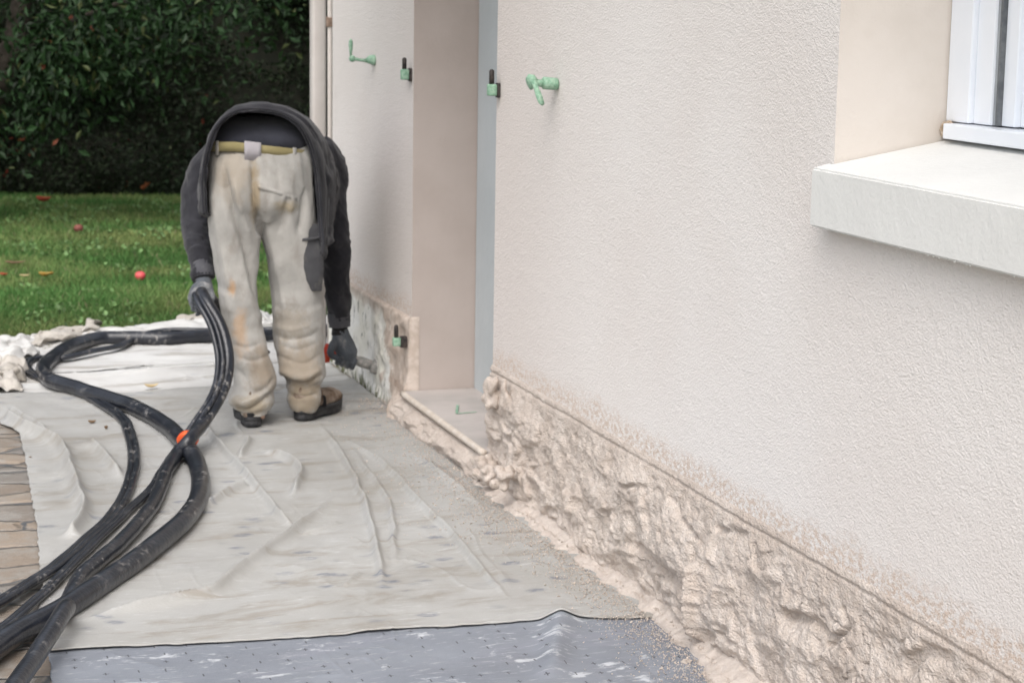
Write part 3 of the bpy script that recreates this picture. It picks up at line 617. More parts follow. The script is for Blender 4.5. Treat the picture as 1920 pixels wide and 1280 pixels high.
mb.loft([ell(545, 600, 490, 7.46, .07), ell(560, 608, 545, 7.47, .075), ell(560, 606, 590, 7.44, .07), ell(550, 600, 620, 7.38, .06)])
def uvof(v):
    q = v-CO; z = q@CF; return 960+FPX*(q@CR)/z, 640-FPX*(q@CU)/z
def groove(v, nn, px, w, dep):
    """a crease pressed into the camera side of a garment, laid out along measured points"""
    u, t = uvof(v); c = catmull([(a, b, 0) for a, b in px], 5); d = np.full(len(v), 1e9); tt = np.zeros(len(v)); n = len(c)-1
    for i in range(n):
        a, b = c[i], c[i+1]; L = ((b-a)**2).sum(); k = np.clip(((u-a[0])*(b-a)[0]+(t-a[1])*(b-a)[1])/L, 0, 1); dd = np.hypot(u-a[0]-k*(b-a)[0], t-a[1]-k*(b-a)[1]); m_ = dd < d; d = np.where(m_, dd, d); tt = np.where(m_, (i+k)/n, tt)
    return dep*np.exp(-(d/(w*.75))**1.5)*np.clip(np.minimum(tt, 1-tt)*5, 0, 1)*(nn[:, 1] < .1)
v, nn, f = fuse(mb, .006, 3)
x0, z_ = v[:, 0], v[:, 2]
p = np.stack([v[:, 0], v[:, 1], v[:, 2]], 1)
low = sst(.42, .12, z_); cx = np.where(x0 < 1.47, 1.385, 1.56)
d = .006*fbm(p*A(16, 12, 5), 3, 3)
d += low*.006*vn(np.stack([p[:, 0]*9, p[:, 1]*6, p[:, 2]*34+6*p[:, 0]+1.2*vn(p*9, 7)], 1), 9)
d += sst(.62, .5, z_)*sst(.3, .4, z_)*.004*vn(np.stack([p[:, 0]*7, p[:, 1]*5, p[:, 2]*30-9*np.abs(p[:, 0]-cx)], 1), 19)
d += sst(.5, .8, z_)*.007*vn(np.stack([p[:, 0]*22+3*p[:, 2], p[:, 1]*9, p[:, 2]*2.5], 1), 29)
sx = P(478, 350, 7.2)[0]; d -= .0*np.exp(-((v[:, 0]-sx-.008*np.sin(z_*9))/.012)**2)*sst(.70, .84, z_)*sst(1.0, .96, z_)*(nn[:, 1] < 0)
lx = P(420, 350, 7.2)[0]; d -= .0*np.exp(-((v[:, 0]-(lx+.13*(1.0-z_)*.5))/.014)**2)*sst(.55, .7, z_)*sst(1.02, .94, z_)*(nn[:, 1] < 0)
for px, w, dp_ in (([(420, 305), (424, 350), (438, 400), (458, 460), (478, 520), (492, 590)], 9, -.020), ([(400, 340), (404, 400), (420, 480), (436, 560)], 12, .008), ([(440, 330), (452, 390), (470, 460)], 9, .008),
    ([(473, 290), (474, 340), (477, 380), (487, 425), (488, 445)], 8, -.032), ([(545, 360), (535, 400), (520, 440)], 9, -.007), ([(500, 400), (515, 460), (530, 540), (535, 600)], 14, .010), ([(575, 350), (570, 400), (560, 440)], 7, -.010),
    ([(432, 756), (462, 768), (490, 752), (512, 728)], 5, -.016), ([(432, 742), (455, 755), (485, 742), (514, 716)], 8, .012), ([(470, 742), (495, 728), (515, 705)], 5, -.010), ([(440, 690), (465, 720), (470, 750)], 7, -.009),
    ([(524, 702), (545, 716), (575, 718), (606, 700)], 5, -.020), ([(524, 690), (550, 702), (580, 704), (608, 686)], 9, .012), ([(540, 738), (565, 744), (602, 736)], 4, -.010), ([(516, 664), (545, 676), (575, 680), (606, 660)], 5, -.009),
    ([(512, 628), (545, 636), (580, 630), (600, 615)], 6, -.008), ([(515, 612), (550, 618), (590, 605)], 7, .006), ([(430, 640), (460, 652), (500, 640)], 6, -.006), ([(440, 668), (475, 676), (508, 664)], 5, -.007), ([(520, 645), (560, 655), (600, 640)], 5, -.006)):
    d += groove(v, nn, px, w, dp_*(.8 if px[0] == (473, 290) else 1.6 if abs(px[0][1]-px[-1][1]) > 70 else .9))
v += nn*d[:, None]
def S(u, v_, y, r, sc_, col, am): return (tuple(P(u, v_, y)), r, sc_, col, am)
MTR = m_cloth('dirty_cream_cotton', (.32, .31, .29), (.42, .405, .38), [
    S(437, 320, 7.17, (.09, .25, .14), 12, (.33, .26, .18), .4), S(452, 620, 7.18, (.03, .2, .10), 22, (.48, .28, .13), .5), S(436, 540, 7.2, (.016, .2, .035), 60, (.5, .28, .12), .6),
    S(492, 690, 7.15, (.07, .25, .10), 16, (.20, .15, .10), .7), S(560, 690, 7.2, (.14, .3, .13), 22, (.27, .22, .165), .8), S(540, 610, 7.2, (.11, .3, .07), 40, (.27, .235, .19), .75),
    S(570, 750, 7.2, (.10, .3, .09), 22, (.25, .20, .14), .8), S(480, 360, 7.15, (.02, .3, .16), 20, (.26, .19, .10), .7), S(475, 765, 7.1, (.09, .3, .05), 22, (.27, .21, .13), .7), S(540, 390, 7.15, (.05, .3, .03), 22, (.30, .23, .12), .6)],
    dirt=(.24, .21, .18, .5))
mesh('trousers', v, f, MTR, person)
MDK = m_cloth('charcoal_sweatshirt', (.018, .018, .022), (.032, .032, .038), [], dirt=(.09, .088, .09, .3))
MDKS = m_cloth('charcoal_sleeve_dusty', (.06, .06, .068), (.09, .09, .1), [], dirt=(.26, .25, .25, .45))
MBK = m_cloth('black_vest', (.024, .025, .033), (.038, .040, .052))
MGP = m_cloth('grey_patch', (.33, .31, .33), (.38, .36, .37)); MBELT = m_cloth('olive_webbing', (.24, .205, .10), (.30, .26, .14)); MPK = m_cloth('dark_pocket_cloth', (.04, .04, .045), (.07, .07, .075), dirt=(.20, .19, .17, .45))
# curved strips that lie on the seat of the trousers
def around(us, v0, v1, y, dp, thick, cL, cR, vfun=lambda u: 0):
    rings = []
    for u in us:
        k = (u-(cL+cR)/2)/((cR-cL)/2); yy = y-dp*max(0, 1-abs(k)**2.3)**(1/2.3); o = vfun(u)
        a, b = P(u, v0+o, yy), P(u, v1+o, yy); n = A(.35*k, -1, 0); n /= np.linalg.norm(n)
        rings.append([a, b, b+n*thick, a+n*thick])
    return rings
bf = lambda u: (max(0, u-440)*.115)
mb = MB(); mb.loft(around(np.linspace(394, 582, 30), 266, 284, 7.335, .133, .006, 392, 584, bf)); mb.build('belt', MBELT, person)
for u in (407, 552):
    mb = MB(); mb.loft(around([u-3, u, u+3], 264, 291, 7.335, .140, .006, 392, 584, bf)); mb.build('belt_loop', MTR, person)
mb = MB(); mb.loft(around(np.linspace(458, 489, 6), 262, 297, 7.335, .141, .006, 392, 584, bf)); mb.build('back_patch', MGP, person)
mb = MB(); mb.loft(around(np.linspace(483, 556, 12), 344, 353, 7.305, .156, .0055, 387, 587, lambda u: (u-483)*.32)); mb.build('pocket_flap', MTR, person)
# dark tool pocket on the right thigh
mb = MB()
for zz in [0]:
    secs = [(563, 596, 418, .03), (560, 602, 428, .038), (560, 604, 465, .04), (563, 605, 498, .04), (572, 605, 525, .034), (583, 602, 545, .024)]
    mb.loft([ell(a, b, c_, 7.25, d_, 20, 0, 3.5) for a, b, c_, d_ in secs])
v, nn, f = fuse(mb, .005, 1); v += nn*(fbm(v*22, 3)*.002)[:, None]; pk = mesh('side_pocket', v, f, MPK, person)
mb = MB(); mb.loft(around(np.linspace(566, 600, 6), 447, 452, 7.25, .044, .006, 555, 608, lambda u: -(u-566)*.12)); mb.build('pocket_band', MPK, pk)
# torso: hood-jacket shell; rings given as outline points (u,v) at a distance y
def ring(pts, y, k=64):
    q = np.array([P(u, v_, y+(.22 if i_ >= 14 and y < 7.5 else 0)) for i_, (u, v_) in enumerate(pts)]); q = np.vstack([q, q[:1]])
    c = catmull(q, 10); L = np.r_[0, np.cumsum(np.linalg.norm(np.diff(c, axis=0), axis=1))]; t = np.linspace(0, L[-1], k, endpoint=False)
    return np.stack([np.interp(t, L, c[:, i]) for i in range(3)], 1)
R0 = [(384, 402), (381, 345), (388, 287), (405, 240), (435, 213), (465, 206), (507, 208), (541, 219), (568, 243), (584, 278), (594, 320), (599, 370), (602, 430), (604, 478), (570, 470), (500, 440), (430, 420)]
R1 = [(371, 400), (374, 345), (382, 288), (398, 240), (430, 204), (465, 194), (507, 194), (545, 204), (578, 226), (601, 262), (612, 310), (617, 360), (616, 430), (612, 482), (570, 480), (500, 450), (430, 430)]
R2 = [(374, 385), (373, 345), (384, 290), (403, 240), (434, 205), (466, 193.5), (505, 194), (545, 202), (585, 228), (611, 260), (624, 310), (628, 360), (625, 420), (615, 465), (570, 470), (500, 450), (430, 420)]
R3 = [(378, 400), (372, 360), (380, 300), (405, 255), (440, 224), (470, 212), (505, 211), (545, 220), (585, 240), (612, 272), (630, 320), (634, 370), (625, 420), (600, 440), (560, 450), (500, 440), (430, 430)]
R4 = [(420, 390), (412, 360), (420, 320), (440, 290), (460, 275), (480, 268), (505, 266), (530, 272), (555, 285), (572, 310), (580, 340), (580, 370), (570, 395), (555, 410), (530, 415), (500, 415), (450, 410)]
rings = [ring(r, y) for r, y in ((R0, 7.20), (R0, 7.215), (R1, 7.27), (R2, 7.40), (R2, 7.52), (R3, 7.70), (R4, 7.85))]
def shrink(r, d):
    c = r.mean(0); q = r-c; L = np.linalg.norm(q, axis=1)[:, None]; return c+q*(L-d)/L
outer = MB(); inner = [shrink(r, .014) for r in rings[:-1]]+[shrink(rings[-1], .03)+A(0, -.03, 0)]
allr = rings+inner[::-1]; allr = np.array(allr); n, k = allr.shape[:2]; F = []
for i in range(n):
    i2 = (i+1) % n
    if i == len(rings)-1: continue
    for j in range(k): F.append((i*k+j, i*k+(j+1) % k, i2*k+(j+1) % k, i2*k+j))
F.append(tuple(range((len(rings)-1)*k, len(rings)*k))); F.append(tuple(range(len(rings)*k+k-1, len(rings)*k-1, -1)))
outer.add(allr.reshape(-1, 3), F)
def limb(secs): # centre px, y, radius
    s = dense(secs, 4); return [(P(a, b, y), r) for a, b, y, r in s]
SL = [(415, 300, 7.72, .085), (390, 325, 7.70, .082), (374, 355, 7.66, .068), (371, 400, 7.62, .062), (375, 440, 7.56, .060), (378, 470, 7.50, .055), (379, 495, 7.45, .046), (381, 512, 7.42, .044), (382, 521, 7.41, .041)]
SR = [(585, 290, 7.74, .085), (612, 315, 7.74, .080), (622, 360, 7.73, .066), (624, 410, 7.70, .064), (627, 450, 7.68, .064), (629, 470, 7.68, .058), (630, 500, 7.69, .058), (632, 550, 7.70, .054), (634, 580, 7.70, .049), (636, 592, 7.70, .043), (637, 611, 7.70, .040)]
def add_limb(mb, secs, k=20, grow=0.):
    q = limb(secs); mb.loft(tube_rings([a for a, r in q], [r+grow for a, r in q], k))
add_limb(outer, SL); add_limb(outer, SR)
v, nn, f = fuse(outer, .0065, 2)
p = v; dd = .006*fbm(p*A(14, 5, 12), 3, 13)
arm = sst(.80, .72, p[:, 2])+sst(0, .04, np.abs(p[:, 0]-1.5)-.24)
dd += np.clip(arm, 0, 1)*.008*fbm(np.stack([p[:, 0]*13, p[:, 1]*9, p[:, 2]*17+11*p[:, 0]+1.5*vn(p*7, 3)], 1), 3, 15)
dd += .006*vn(np.stack([p[:, 0]*5, p[:, 1]*30+4*p[:, 2], p[:, 2]*6], 1), 18)*sst(.75, .95, p[:, 2])
inside = ((v[:, 1] < 7.46)&(np.abs(nn[:, 1]) < .8)); v += nn*np.where(inside, dd*.4, dd)[:, None]
nn2 = nn
for px, w, dp_ in (([(400, 262), (425, 228), (470, 203), (520, 203), (565, 222), (600, 270)], 4, -.008), ([(610, 290), (618, 350), (616, 420), (608, 470)], 6, -.014), ([(625, 300), (634, 360), (632, 440)], 8, .008), ([(575, 230), (605, 275), (622, 330)], 4, -.009),
    ([(352, 395), (368, 410), (392, 405)], 6, -.007), ([(350, 440), (370, 452), (395, 440)], 6, -.007), ([(353, 470), (372, 462), (396, 470)], 5, .006), ([(606, 455), (628, 470), (652, 462)], 6, -.010), ([(606, 440), (628, 452), (650, 446)], 7, .008), ([(608, 500), (630, 510), (652, 500)], 6, -.006), ([(615, 540), (634, 555), (654, 548)], 6, -.007), ([(612, 575), (632, 582), (655, 576)], 7, .006), ([(380, 300), (372, 340), (360, 370)], 6, -.008), ([(376, 290), (378, 340), (380, 392)], 5, -.007)):
    v += nn*groove(v, nn2, px, w, dp_)[:, None]
hood = mesh('hooded_jacket', v, f, MDK, person)
# dustier sleeve ends and ribbed cuffs
def cuff(secs, name, mat, grow=.003):
    q = limb(secs); pts = [a for a, r in q]; r_ = [r+grow+.0015*math.sin(i*2.6) for i, (a, r) in enumerate(q)]; mb = MB(); rg = np.array(tube_rings(pts, r_, 40)); cen = rg.mean(1, keepdims=True)
    rg = cen+(rg-cen)*(1+.02*np.cos(np.arange(40)*math.pi))[None, :, None]; mb.loft(rg); return mb.build(name, mat, hood)
cuff([(380, 500, 7.445, .040), (381, 512, 7.42, .042), (382, 521, 7.41, .039)], 'cuff', MDKS); cuff([(635, 585, 7.70, .043), (636, 597, 7.70, .042), (637, 612, 7.70, .039)], 'cuff', MDKS)
hb = ring([(u, v_) for u, v_ in R0], 7.197); c0_ = hb.mean(0)
mb = MB(); je = int(np.argmin(np.linalg.norm(hb-P(603, 474, 7.197), axis=1))); arc = shrink(hb, -.004)[:je+1]
mb.tube(catmull(arc[::2], 4), .0055, 10); mb.build('hem_band', MDK, hood)
# vest stretched over the lower back
mb = MB()
mb.loft([ell(*r[:5]) for r in dense([(395, 579, 284, 7.35, .128), (393, 581, 262, 7.35, .133), (399, 578, 246, 7.37, .128), (410, 570, 231, 7.40, .115), (432, 550, 217, 7.45, .09)])])
mb.loft([shrink(ring(R2, 7.35), .05), shrink(ring(R2, 7.5), .045), shrink(ring(R3, 7.7), .05)])
v, nn, f = fuse(mb, .01, 3); v += nn*(fbm(v*A(8, 8, 12), 3, 9)*.004)[:, None]; mesh('vest', v, f, MBK, person)
# body: one continuous surface from head to feet, under the clothes
MSK = plain('skin', (.45, .28, .20), (.52, .33, .24), 20, .55)
mb = MB()
mb.loft([ell(*r[:5]) for r in dense([(415, 560, 300, 7.32, .10), (405, 570, 350, 7.31, .12), (415, 565, 385, 7.31, .09)])])
for s_ in ([(442, 400, 7.31, .070), (444, 500, 7.31, .056), (456, 600, 7.30, .044), (467, 660, 7.26, .045), (476, 740, 7.21, .040), (477, 785, 7.18, .04)], [(538, 400, 7.32, .072), (549, 500, 7.34, .060), (558, 600, 7.34, .050), (562, 660, 7.31, .048), (567, 740, 7.285, .042), (570, 775, 7.28, .04)]): add_limb(mb, s_)
mb.loft([ell(430, 550, 300, 7.36, .09), ell(430, 550, 270, 7.42, .10), ell(435, 550, 250, 7.5, .10)])
tor = [(500, 290, 7.40, .12), (500, 285, 7.50, .13), (500, 300, 7.65, .135), (500, 325, 7.78, .10), (500, 345, 7.84, .062), (500, 362, 7.89, .058)]; add_limb(mb, tor, 24)
hc = P(500, 392, 7.93); mb.ball(hc, (.076, .098, .108), 12); mb.ball(hc+A(0, .03, -.055), (.058, .068, .06), 10)
mb.ball(hc+A(0, .105, -.005), (.013, .018, .02), 6)                       # nose
for s_ in (-1, 1): mb.ball(hc+A(.078*s_, 0, 0), (.008, .02, .03), 6)       # ears
mb.loft(tube_rings([P(440, 310, 7.72), P(400, 330, 7.70), P(378, 370, 7.65), P(374, 430, 7.58), P(379, 490, 7.46), P(381, 530, 7.40), P(381, 548, 7.37)], [.06, .055, .048, .042, .034, .027, .026], 16))
mb.loft(tube_rings([P(560, 300, 7.74), P(600, 320, 7.74), P(622, 365, 7.73), P(625, 430, 7.70), P(629, 500, 7.69), P(635, 580, 7.70), P(639, 620, 7.70), P(641, 640, 7.69)], [.06, .055, .05, .046, .044, .034, .028, .028], 16))
v, nn, f = fuse(mb, .009, 2); mesh('body', v, f, MSK, person)
mb = MB(); mb.ball(hc+A(0, -.012, .012), (.084, .10, .108), 12); v, nn, f = fuse(mb, .008, 1); v += nn*(fbm(v*50, 3)*.006)[:, None]; mesh('hair', v, f, plain('brown_hair', (.03, .02, .012), (.06, .04, .025), 90), person)
for s_ in (-1, 1):
    mb = MB(); mb.ball(hc+A(.032*s_, .088, -.01), (.012, .010, .010), 6); mb.build('eye', plain('eye_white', (.7, .7, .7), (.75, .74, .73)), person)
mb = MB(); mb.tube([hc+A(-.025, .088, -.062), hc+A(0, .096, -.064), hc+A(.025, .088, -.062)], .005, 8); mb.build('mouth', plain('lips', (.38, .16, .13), (.42, .2, .16)), person)
# gloves
def curl(mb, c, ax, r0, a0, a1, rf, ref, n=9, tipr=.8):
    ax = ax/np.linalg.norm(ax); e1 = ref-ax*(ref@ax); e1 /= np.linalg.norm(e1); e2 = np.cross(ax, e1); pts = []; rr = []
    for i in range(n):
        t = i/(n-1); a = a0+(a1-a0)*t; pts.append(c+(e1*math.cos(a)+e2*math.sin(a))*(r0*(1-.12*t))); rr.append(rf*(1.06-.22*t)*(1+.10*math.cos(t*math.pi*3.2)))
    mb.loft(tube_rings(pts, rr, 12)); mb.ball(pts[-1], rr[-1]*.98, 6); mb.ball(pts[0], rr[0], 6)
MGL = m_cloth('dusty_knit_glove', (.07, .08, .095), (.13, .14, .155), dirt=(.34, .33, .32, .7)); MGC = m_cloth('glove_cuff_black', (.012, .012, .014), (.03, .028, .028))
# left glove, wrapped round the two hoses
gc = P(375, 556, 7.285); axh = A(*TH[5])-A(*TH[3]); axh = axh/np.linalg.norm(axh)
mb = MB(); wp_ = P(381, 528, 7.405)
mb.loft(tube_rings([wp_+A(0, 0, .01), wp_+A(0, -.02, -.03), P(379, 547, 7.36), P(374, 562, 7.32), P(370, 574, 7.30)], [.030, .036, .046, .046, .030], 18))
for i in range(4):
    c = P(366, 575, 7.26)+A(.0, .010, 0)+A(0, .010, -.0165)*(i-1.5)
    curl(mb, c, A(.25, .25, -1), .030, math.pi*.15+.05*i, math.pi*1.20-.08*i, .0098-.0006*(i == 3), A(0, 1, 0)+A(-.6, 0, 0))
th_ = [P(392, 545, 7.34), P(397, 556, 7.31), P(394, 568, 7.285)]; mb.tube(catmull(th_, 4), [.015]*4+[.0135]*4+[.011], 10); mb.ball(th_[-1], .011, 6)
v, nn, f = fuse(mb, .0034, 1); v += nn*(fbm(v*120, 2)*.0008)[:, None]; gl = mesh('glove', v, f, MGL, person)
mb = MB(); mb.tube([P(382, 519, 7.41), P(381, 526, 7.405), P(381, 533, 7.40)], [.031, .030, .034], 20); mb.build('cuff', MGC, gl)
# right glove gripping the spray gun
ga, gb = P(612, 656, 7.72), P(718, 692, 7.66)
axg = (gb-ga)/np.linalg.norm(gb-ga)
mb = MB(); w0 = P(637, 616, 7.70)
mb.loft(tube_rings([w0, P(639, 630, 7.70), P(645, 648, 7.69), P(652, 664, 7.685), P(655, 674, 7.68)], [.032, .038, .044, .043, .030], 18))
gm = ga+axg*.085
for i in range(4):
    c = gm+axg*(.0215*(i-1.3))+A(0, .004, -.004); curl(mb, c, axg, .036-.002*(i == 3), math.pi*.05, math.pi*1.25-.07*i, .0105-.001*(i == 3), A(-.15, -1, .35))
th_ = [P(628, 640, 7.68), P(622, 652, 7.66), P(620, 664, 7.66), P(632, 672, 7.665)]; mb.tube(catmull(th_, 4), [.017]*4+[.015]*4+[.013]*4+[.011], 10); mb.ball(th_[-1], .011, 6)
v, nn, f = fuse(mb, .0034, 1); v += nn*(fbm(v*120, 2)*.0008)[:, None]; gl = mesh('glove', v, f, MGL, person)
mb = MB(); mb.tube([P(637, 609, 7.70), P(637, 616, 7.70), P(638, 625, 7.70)], [.031, .032, .036], 20); mb.build('cuff', MGC, gl)
# boots
MSO = plain('boot_rubber', (.018, .018, .020), (.05, .05, .052), 40, .6, 120, .002); MLE = plain('dusty_brown_leather', (.09, .055, .035), (.28, .225, .18), 16, .75, 120, .0015)
def boot(hx, hy, ang, L=.30, z0=.013):
    c, s = math.cos(ang), math.sin(ang)
    def tr(q): q = np.asarray(q); return np.stack([hx+q[..., 0]*c+q[..., 1]*s, hy-q[..., 0]*s+q[..., 1]*c, z0+q[..., 2]], -1)
    t = np.linspace(0, 2*math.pi, 40, endpoint=False)
    def outline(g):
        yy = L/2-L/2*np.cos(t)+g*-np.cos(t); w = .045+.014*sst(.10, .22, yy)-.008*np.exp(-((yy-.12)/.04)**2)+g; return np.stack([w*np.sign(np.sin(t))*np.abs(np.sin(t))**.62, yy, t*0], 1)
    mb = MB(); rg = []
    for h, g in ((0, -.005), (.004, 0), (.020, .002), (.024, -.002), (.028, .003), (.040, .003), (.043, -.002)):
        o = outline(g); o[:, 2] = h+.012*sst(.22, .32, o[:, 1]); rg.append(tr(o))
    mb.loft(rg); so_ = mb
    mb2 = MB(); rg = []
    for y, w, h, zc in ((.004, .030, .035, .06), (.02, .040, .05, .065), (.07, .043, .055, .07), (.13, .045, .048, .066), (.19, .050, .038, .058), (.25, .048, .033, .056), (.285, .035, .024, .053), (.30, .015, .012, .050)):
        a = np.linspace(0, 2*math.pi, 24, endpoint=False); rg.append(tr(np.stack([w*np.cos(a), a*0+y, zc+h*np.sin(a)], 1)))
    mb2.loft(rg); mb2.loft(tube_rings([tr(A(0, .045, .06)), tr(A(0, .045, .11)), tr(A(0, .05, .16))], [.045, .05, .048], 20))
    v, nn, f = fuse(mb2, .005, 2); v += nn*(fbm(v*30, 3)*.003)[:, None]
    b = mesh('boot', v, f, MLE, person); so_.build('sole', MSO, b)
    mb = MB()     # dark rubber heel counter
    rg = []
    for h, g in ((.040, .001), (.060, .002), (.080, -.001), (.084, -.008)):
        o = outline(g); o[:, 1] = np.minimum(o[:, 1], .115); o[:, 2] = h; rg.append(tr(o))
    mb.loft(rg); mb.build('heel', MSO, b)
boot(G(474, 808)[0], G(474, 808)[1]-.004, math.radians(6)); boot(G(560, 796)[0], G(560, 796)[1]+.005, math.radians(42), .29)
# spray gun
gun = empty('spray_gun', P(660, 672, 7.69)); tag(gun, 'grey spray lance with a red rear body gripped in the right glove', 'spray gun')
mb = MB(); mb.loft(tube_rings([ga-axg*.012, ga-axg*.01, ga+axg*.02, ga+axg*.055, ga+axg*.06], [.020, .026, .029, .025, .018], 16)); mb.box(ga+A(-.012, -.012, -.05), ga+A(.012, .012, 0), .004); mb.build('body', MRED, gun)
mb = MB(); mb.tube([ga+axg*.05, ga+axg*.12, ga+axg*.155, gb-axg*.045], [.016, .018, .022, .020], 16); mb.build('lance', MGREYP, gun)
mb = MB(); mb.loft(tube_rings([gb-axg*.05, gb-axg*.046, gb-axg*.03, gb-axg*.012, gb], [.022, .030, .031, .030, .028], 20)); nz = mb.build('nozzle', MGREYP, gun)
mb = MB(); mb.loft(tube_rings([gb, gb+axg*.004, gb+axg*.006], [.026, .025, .012], 20)); mb.build('tip', plain('plaster_ring', (.42, .30, .21), (.55, .42, .33), 120), nz)
# jet of plaster flying to the plinth
tg = W(757, 724, WX-.03); mb = MB(); dj = tg-gb
for k in range(1500):
    t = rng.uniform(0, 1)**.8; r = .003+.020*t; o = rng.normal(0, 1, 3)*r*.5; s_ = rng.uniform(.0012, .0030)
    c = gb+dj*t+o+A(0, 0, -.02*t*t); q = rng.normal(0, 1, (4, 3)); q = c+q/np.linalg.norm(q, axis=1)[:, None]*s_; mb.add(q, [(0, 1, 2), (0, 3, 1), (1, 3, 2), (2, 3, 0)])
tag(mb.build('plaster_spray', plain('spray_drops', (.55, .44, .37), (.62, .52, .45))), 'thin pinkish jet of plaster between nozzle and plinth', 'spray', kind='stuff')
# ------------------------------------------------------------------ plaster rebound on the sheet, crumbs, leaves
def m_dust():
    t = NT('plaster_rebound'); X = t.xyz()
    return t.out(t.mix(t.ramp(t.noise(40, 5, .7), .35, .65), (.57, .495, .44), (.66, .59, .535)), .92, t.bump(t.noise((170, 120, 170), 4, .85), .005), .15)
MDU = m_dust()
q = gp([(760, 765), (800, 790), (850, 855), (890, 905), (960, 965), (1050, 1030), (1130, 1090), (1215, 1150), (1290, 1215), (1345, 1280), (1420, 1380)])
o_ = np.argsort(q[:, 1]); edge = lambda Y: np.interp(Y, q[o_, 1], q[o_, 0])
n, m = 700, 46; yy = np.linspace(3.4, 7.75, n); s = np.linspace(0, 1, m); Y, S_ = np.meshgrid(yy, s, indexing='ij'); xe = edge(Y)-.02+.014*vn(np.stack([Y*9, Y*0, Y*0], -1), 3)+.018*vn(np.stack([Y*33, Y*0, Y*0], -1), 4)
X = (WX+.02)*(1-S_)+xe*S_; p = np.stack([X, Y, X*0], -1)
Z = sheet_h(X, Y, .0145)+.001+.055*(1-S_)**2.0*sst(6.7, 6.2, Y)*(1+.35*vn(p*A(0, 3, 0)+3, 33))+.008*sst(1, .45, S_)*(1+.25*fbm(p*14, 3, 8))+.0022*fbm(p*80, 2, 9)*sst(1, .8, S_)-.016*sst(.86, 1, S_)
mesh_o = mesh('plaster_rebound', np.stack([X, Y, Z], -1).reshape(-1, 3), gridf(n, m)[:, ::-1], MDU); tag(mesh_o, 'band of fallen pinkish plaster along the foot of the wall', 'plaster', kind='stuff')
N = 15000; r = np.random.default_rng(17)
y = r.uniform(3.9, 7.75, N); ex = edge(y); k = r.random(N); x = np.where(k < .65, ex-.02-np.abs(r.normal(0, .07, N)), ex+r.random(N)*np.maximum(0, 2.0-ex)); x = np.where((y > 5.5)&(k < .28), ex-.02-np.abs(r.normal(0, .15, N)), x)
rad = r.uniform(.0012, .0040, N)*np.where(r.random(N) < .03, 1.8, 1); z = sheet_h(x, y, .015)+np.where(x < ex, 0, .010)
q = r.normal(0, 1, (N, 4, 3)); q = np.stack([x, y, z], 1)[:, None]+q/np.linalg.norm(q, axis=2)[..., None]*rad[:, None, None]; i4 = np.arange(N)*4
class _B:
    def build(s_, name, mat, smooth): return mesh(name, q.reshape(-1, 3), np.concatenate([np.stack([i4+a, i4+b, i4+c], 1) for a, b, c in ((0, 1, 2), (0, 3, 1), (1, 3, 2), (2, 3, 0))]), mat, None, smooth)
mb = _B()
tag(mb.build('plaster_crumbs', plain('crumb_plaster', (.62, .53, .46), (.70, .61, .54), 60, .9, 60, .0001), smooth=True), 'loose plaster crumbs scattered on the sheets near the wall', 'crumbs', kind='stuff')
for px, lab, r in (((1281, 1240), 'small plaster crumb on the blue-grey sheet, the left of two', .010), ((1332, 1238), 'larger plaster crumb on the blue-grey sheet nearest the plinth', .013)):
    mb = MB(); c = G(*px, .012); [mb.ball(c+rng.normal(0, 1, 3)*A(1, 1, .3)*r*.6, r*rng.uniform(.4, .7), 5) for k in range(7)]
    v, nn, f = fuse(mb, .0022, 0); tag(mesh('plaster_crumb', v, f, MDU), lab, 'crumb', 'big crumbs on the blue-grey sheet')
MLF = {'yellow': plain('yellow_leaf', (.55, .40, .20), (.62, .50, .30), 60), 'brown': plain('brown_leaf', (.14, .09, .05), (.22, .14, .08), 60), 'amber': plain('amber_leaf', (.40, .22, .04), (.38, .26, .08), 40),
       'red': plain('red_leaf', (.30, .05, .03), (.38, .09, .04), 40)}
def leafmesh(c, L, w, ang, cup, tilt=0.):
    n, m = 9, 5; s, t = np.meshgrid(np.linspace(0, 1, n), np.linspace(-1, 1, m), indexing='ij'); wd_ = w*np.sin(np.pi*s**.8)**.8
    q = np.stack([L*(s-.5), wd_*t, cup*(t**2)*wd_*1.5+cup*.6*L*(s-.5)**2*4+.002+tilt*L*s], -1); ca, sa = math.cos(ang), math.sin(ang)
    return np.stack([c[0]+q[..., 0]*ca-q[..., 1]*sa, c[1]+q[..., 0]*sa+q[..., 1]*ca, c[2]+q[..., 2]], -1)
def leaf(u, v_, L, w, ang, cup, mat, lab, z=.014, grp='fallen leaves'):
    q = leafmesh(G(u, v_, z), L, w, ang, cup); o = mesh('fallen_leaf', q.reshape(-1, 3), gridf(9, 5), MLF[mat]); tag(o, lab, 'leaf', grp)
    md = o.modifiers.new('t', 'SOLIDIFY'); md.thickness = .0008
leaf(284, 727, .062, .017, .2, .4, 'yellow', 'pale yellow curled leaf on the far sheet, left of the held hose'); leaf(173, 794, .034, .012, .3, .5, 'brown', 'brown leaf on the sheet between the two left hoses')
leaf(199, 805, .022, .008, 1.2, .9, 'brown', 'tiny dark upright leaf scrap right of the brown leaf'); leaf(57, 858, .010, .006, 1, .3, 'brown', 'dark speck of leaf on the sheet corner beside the paving')
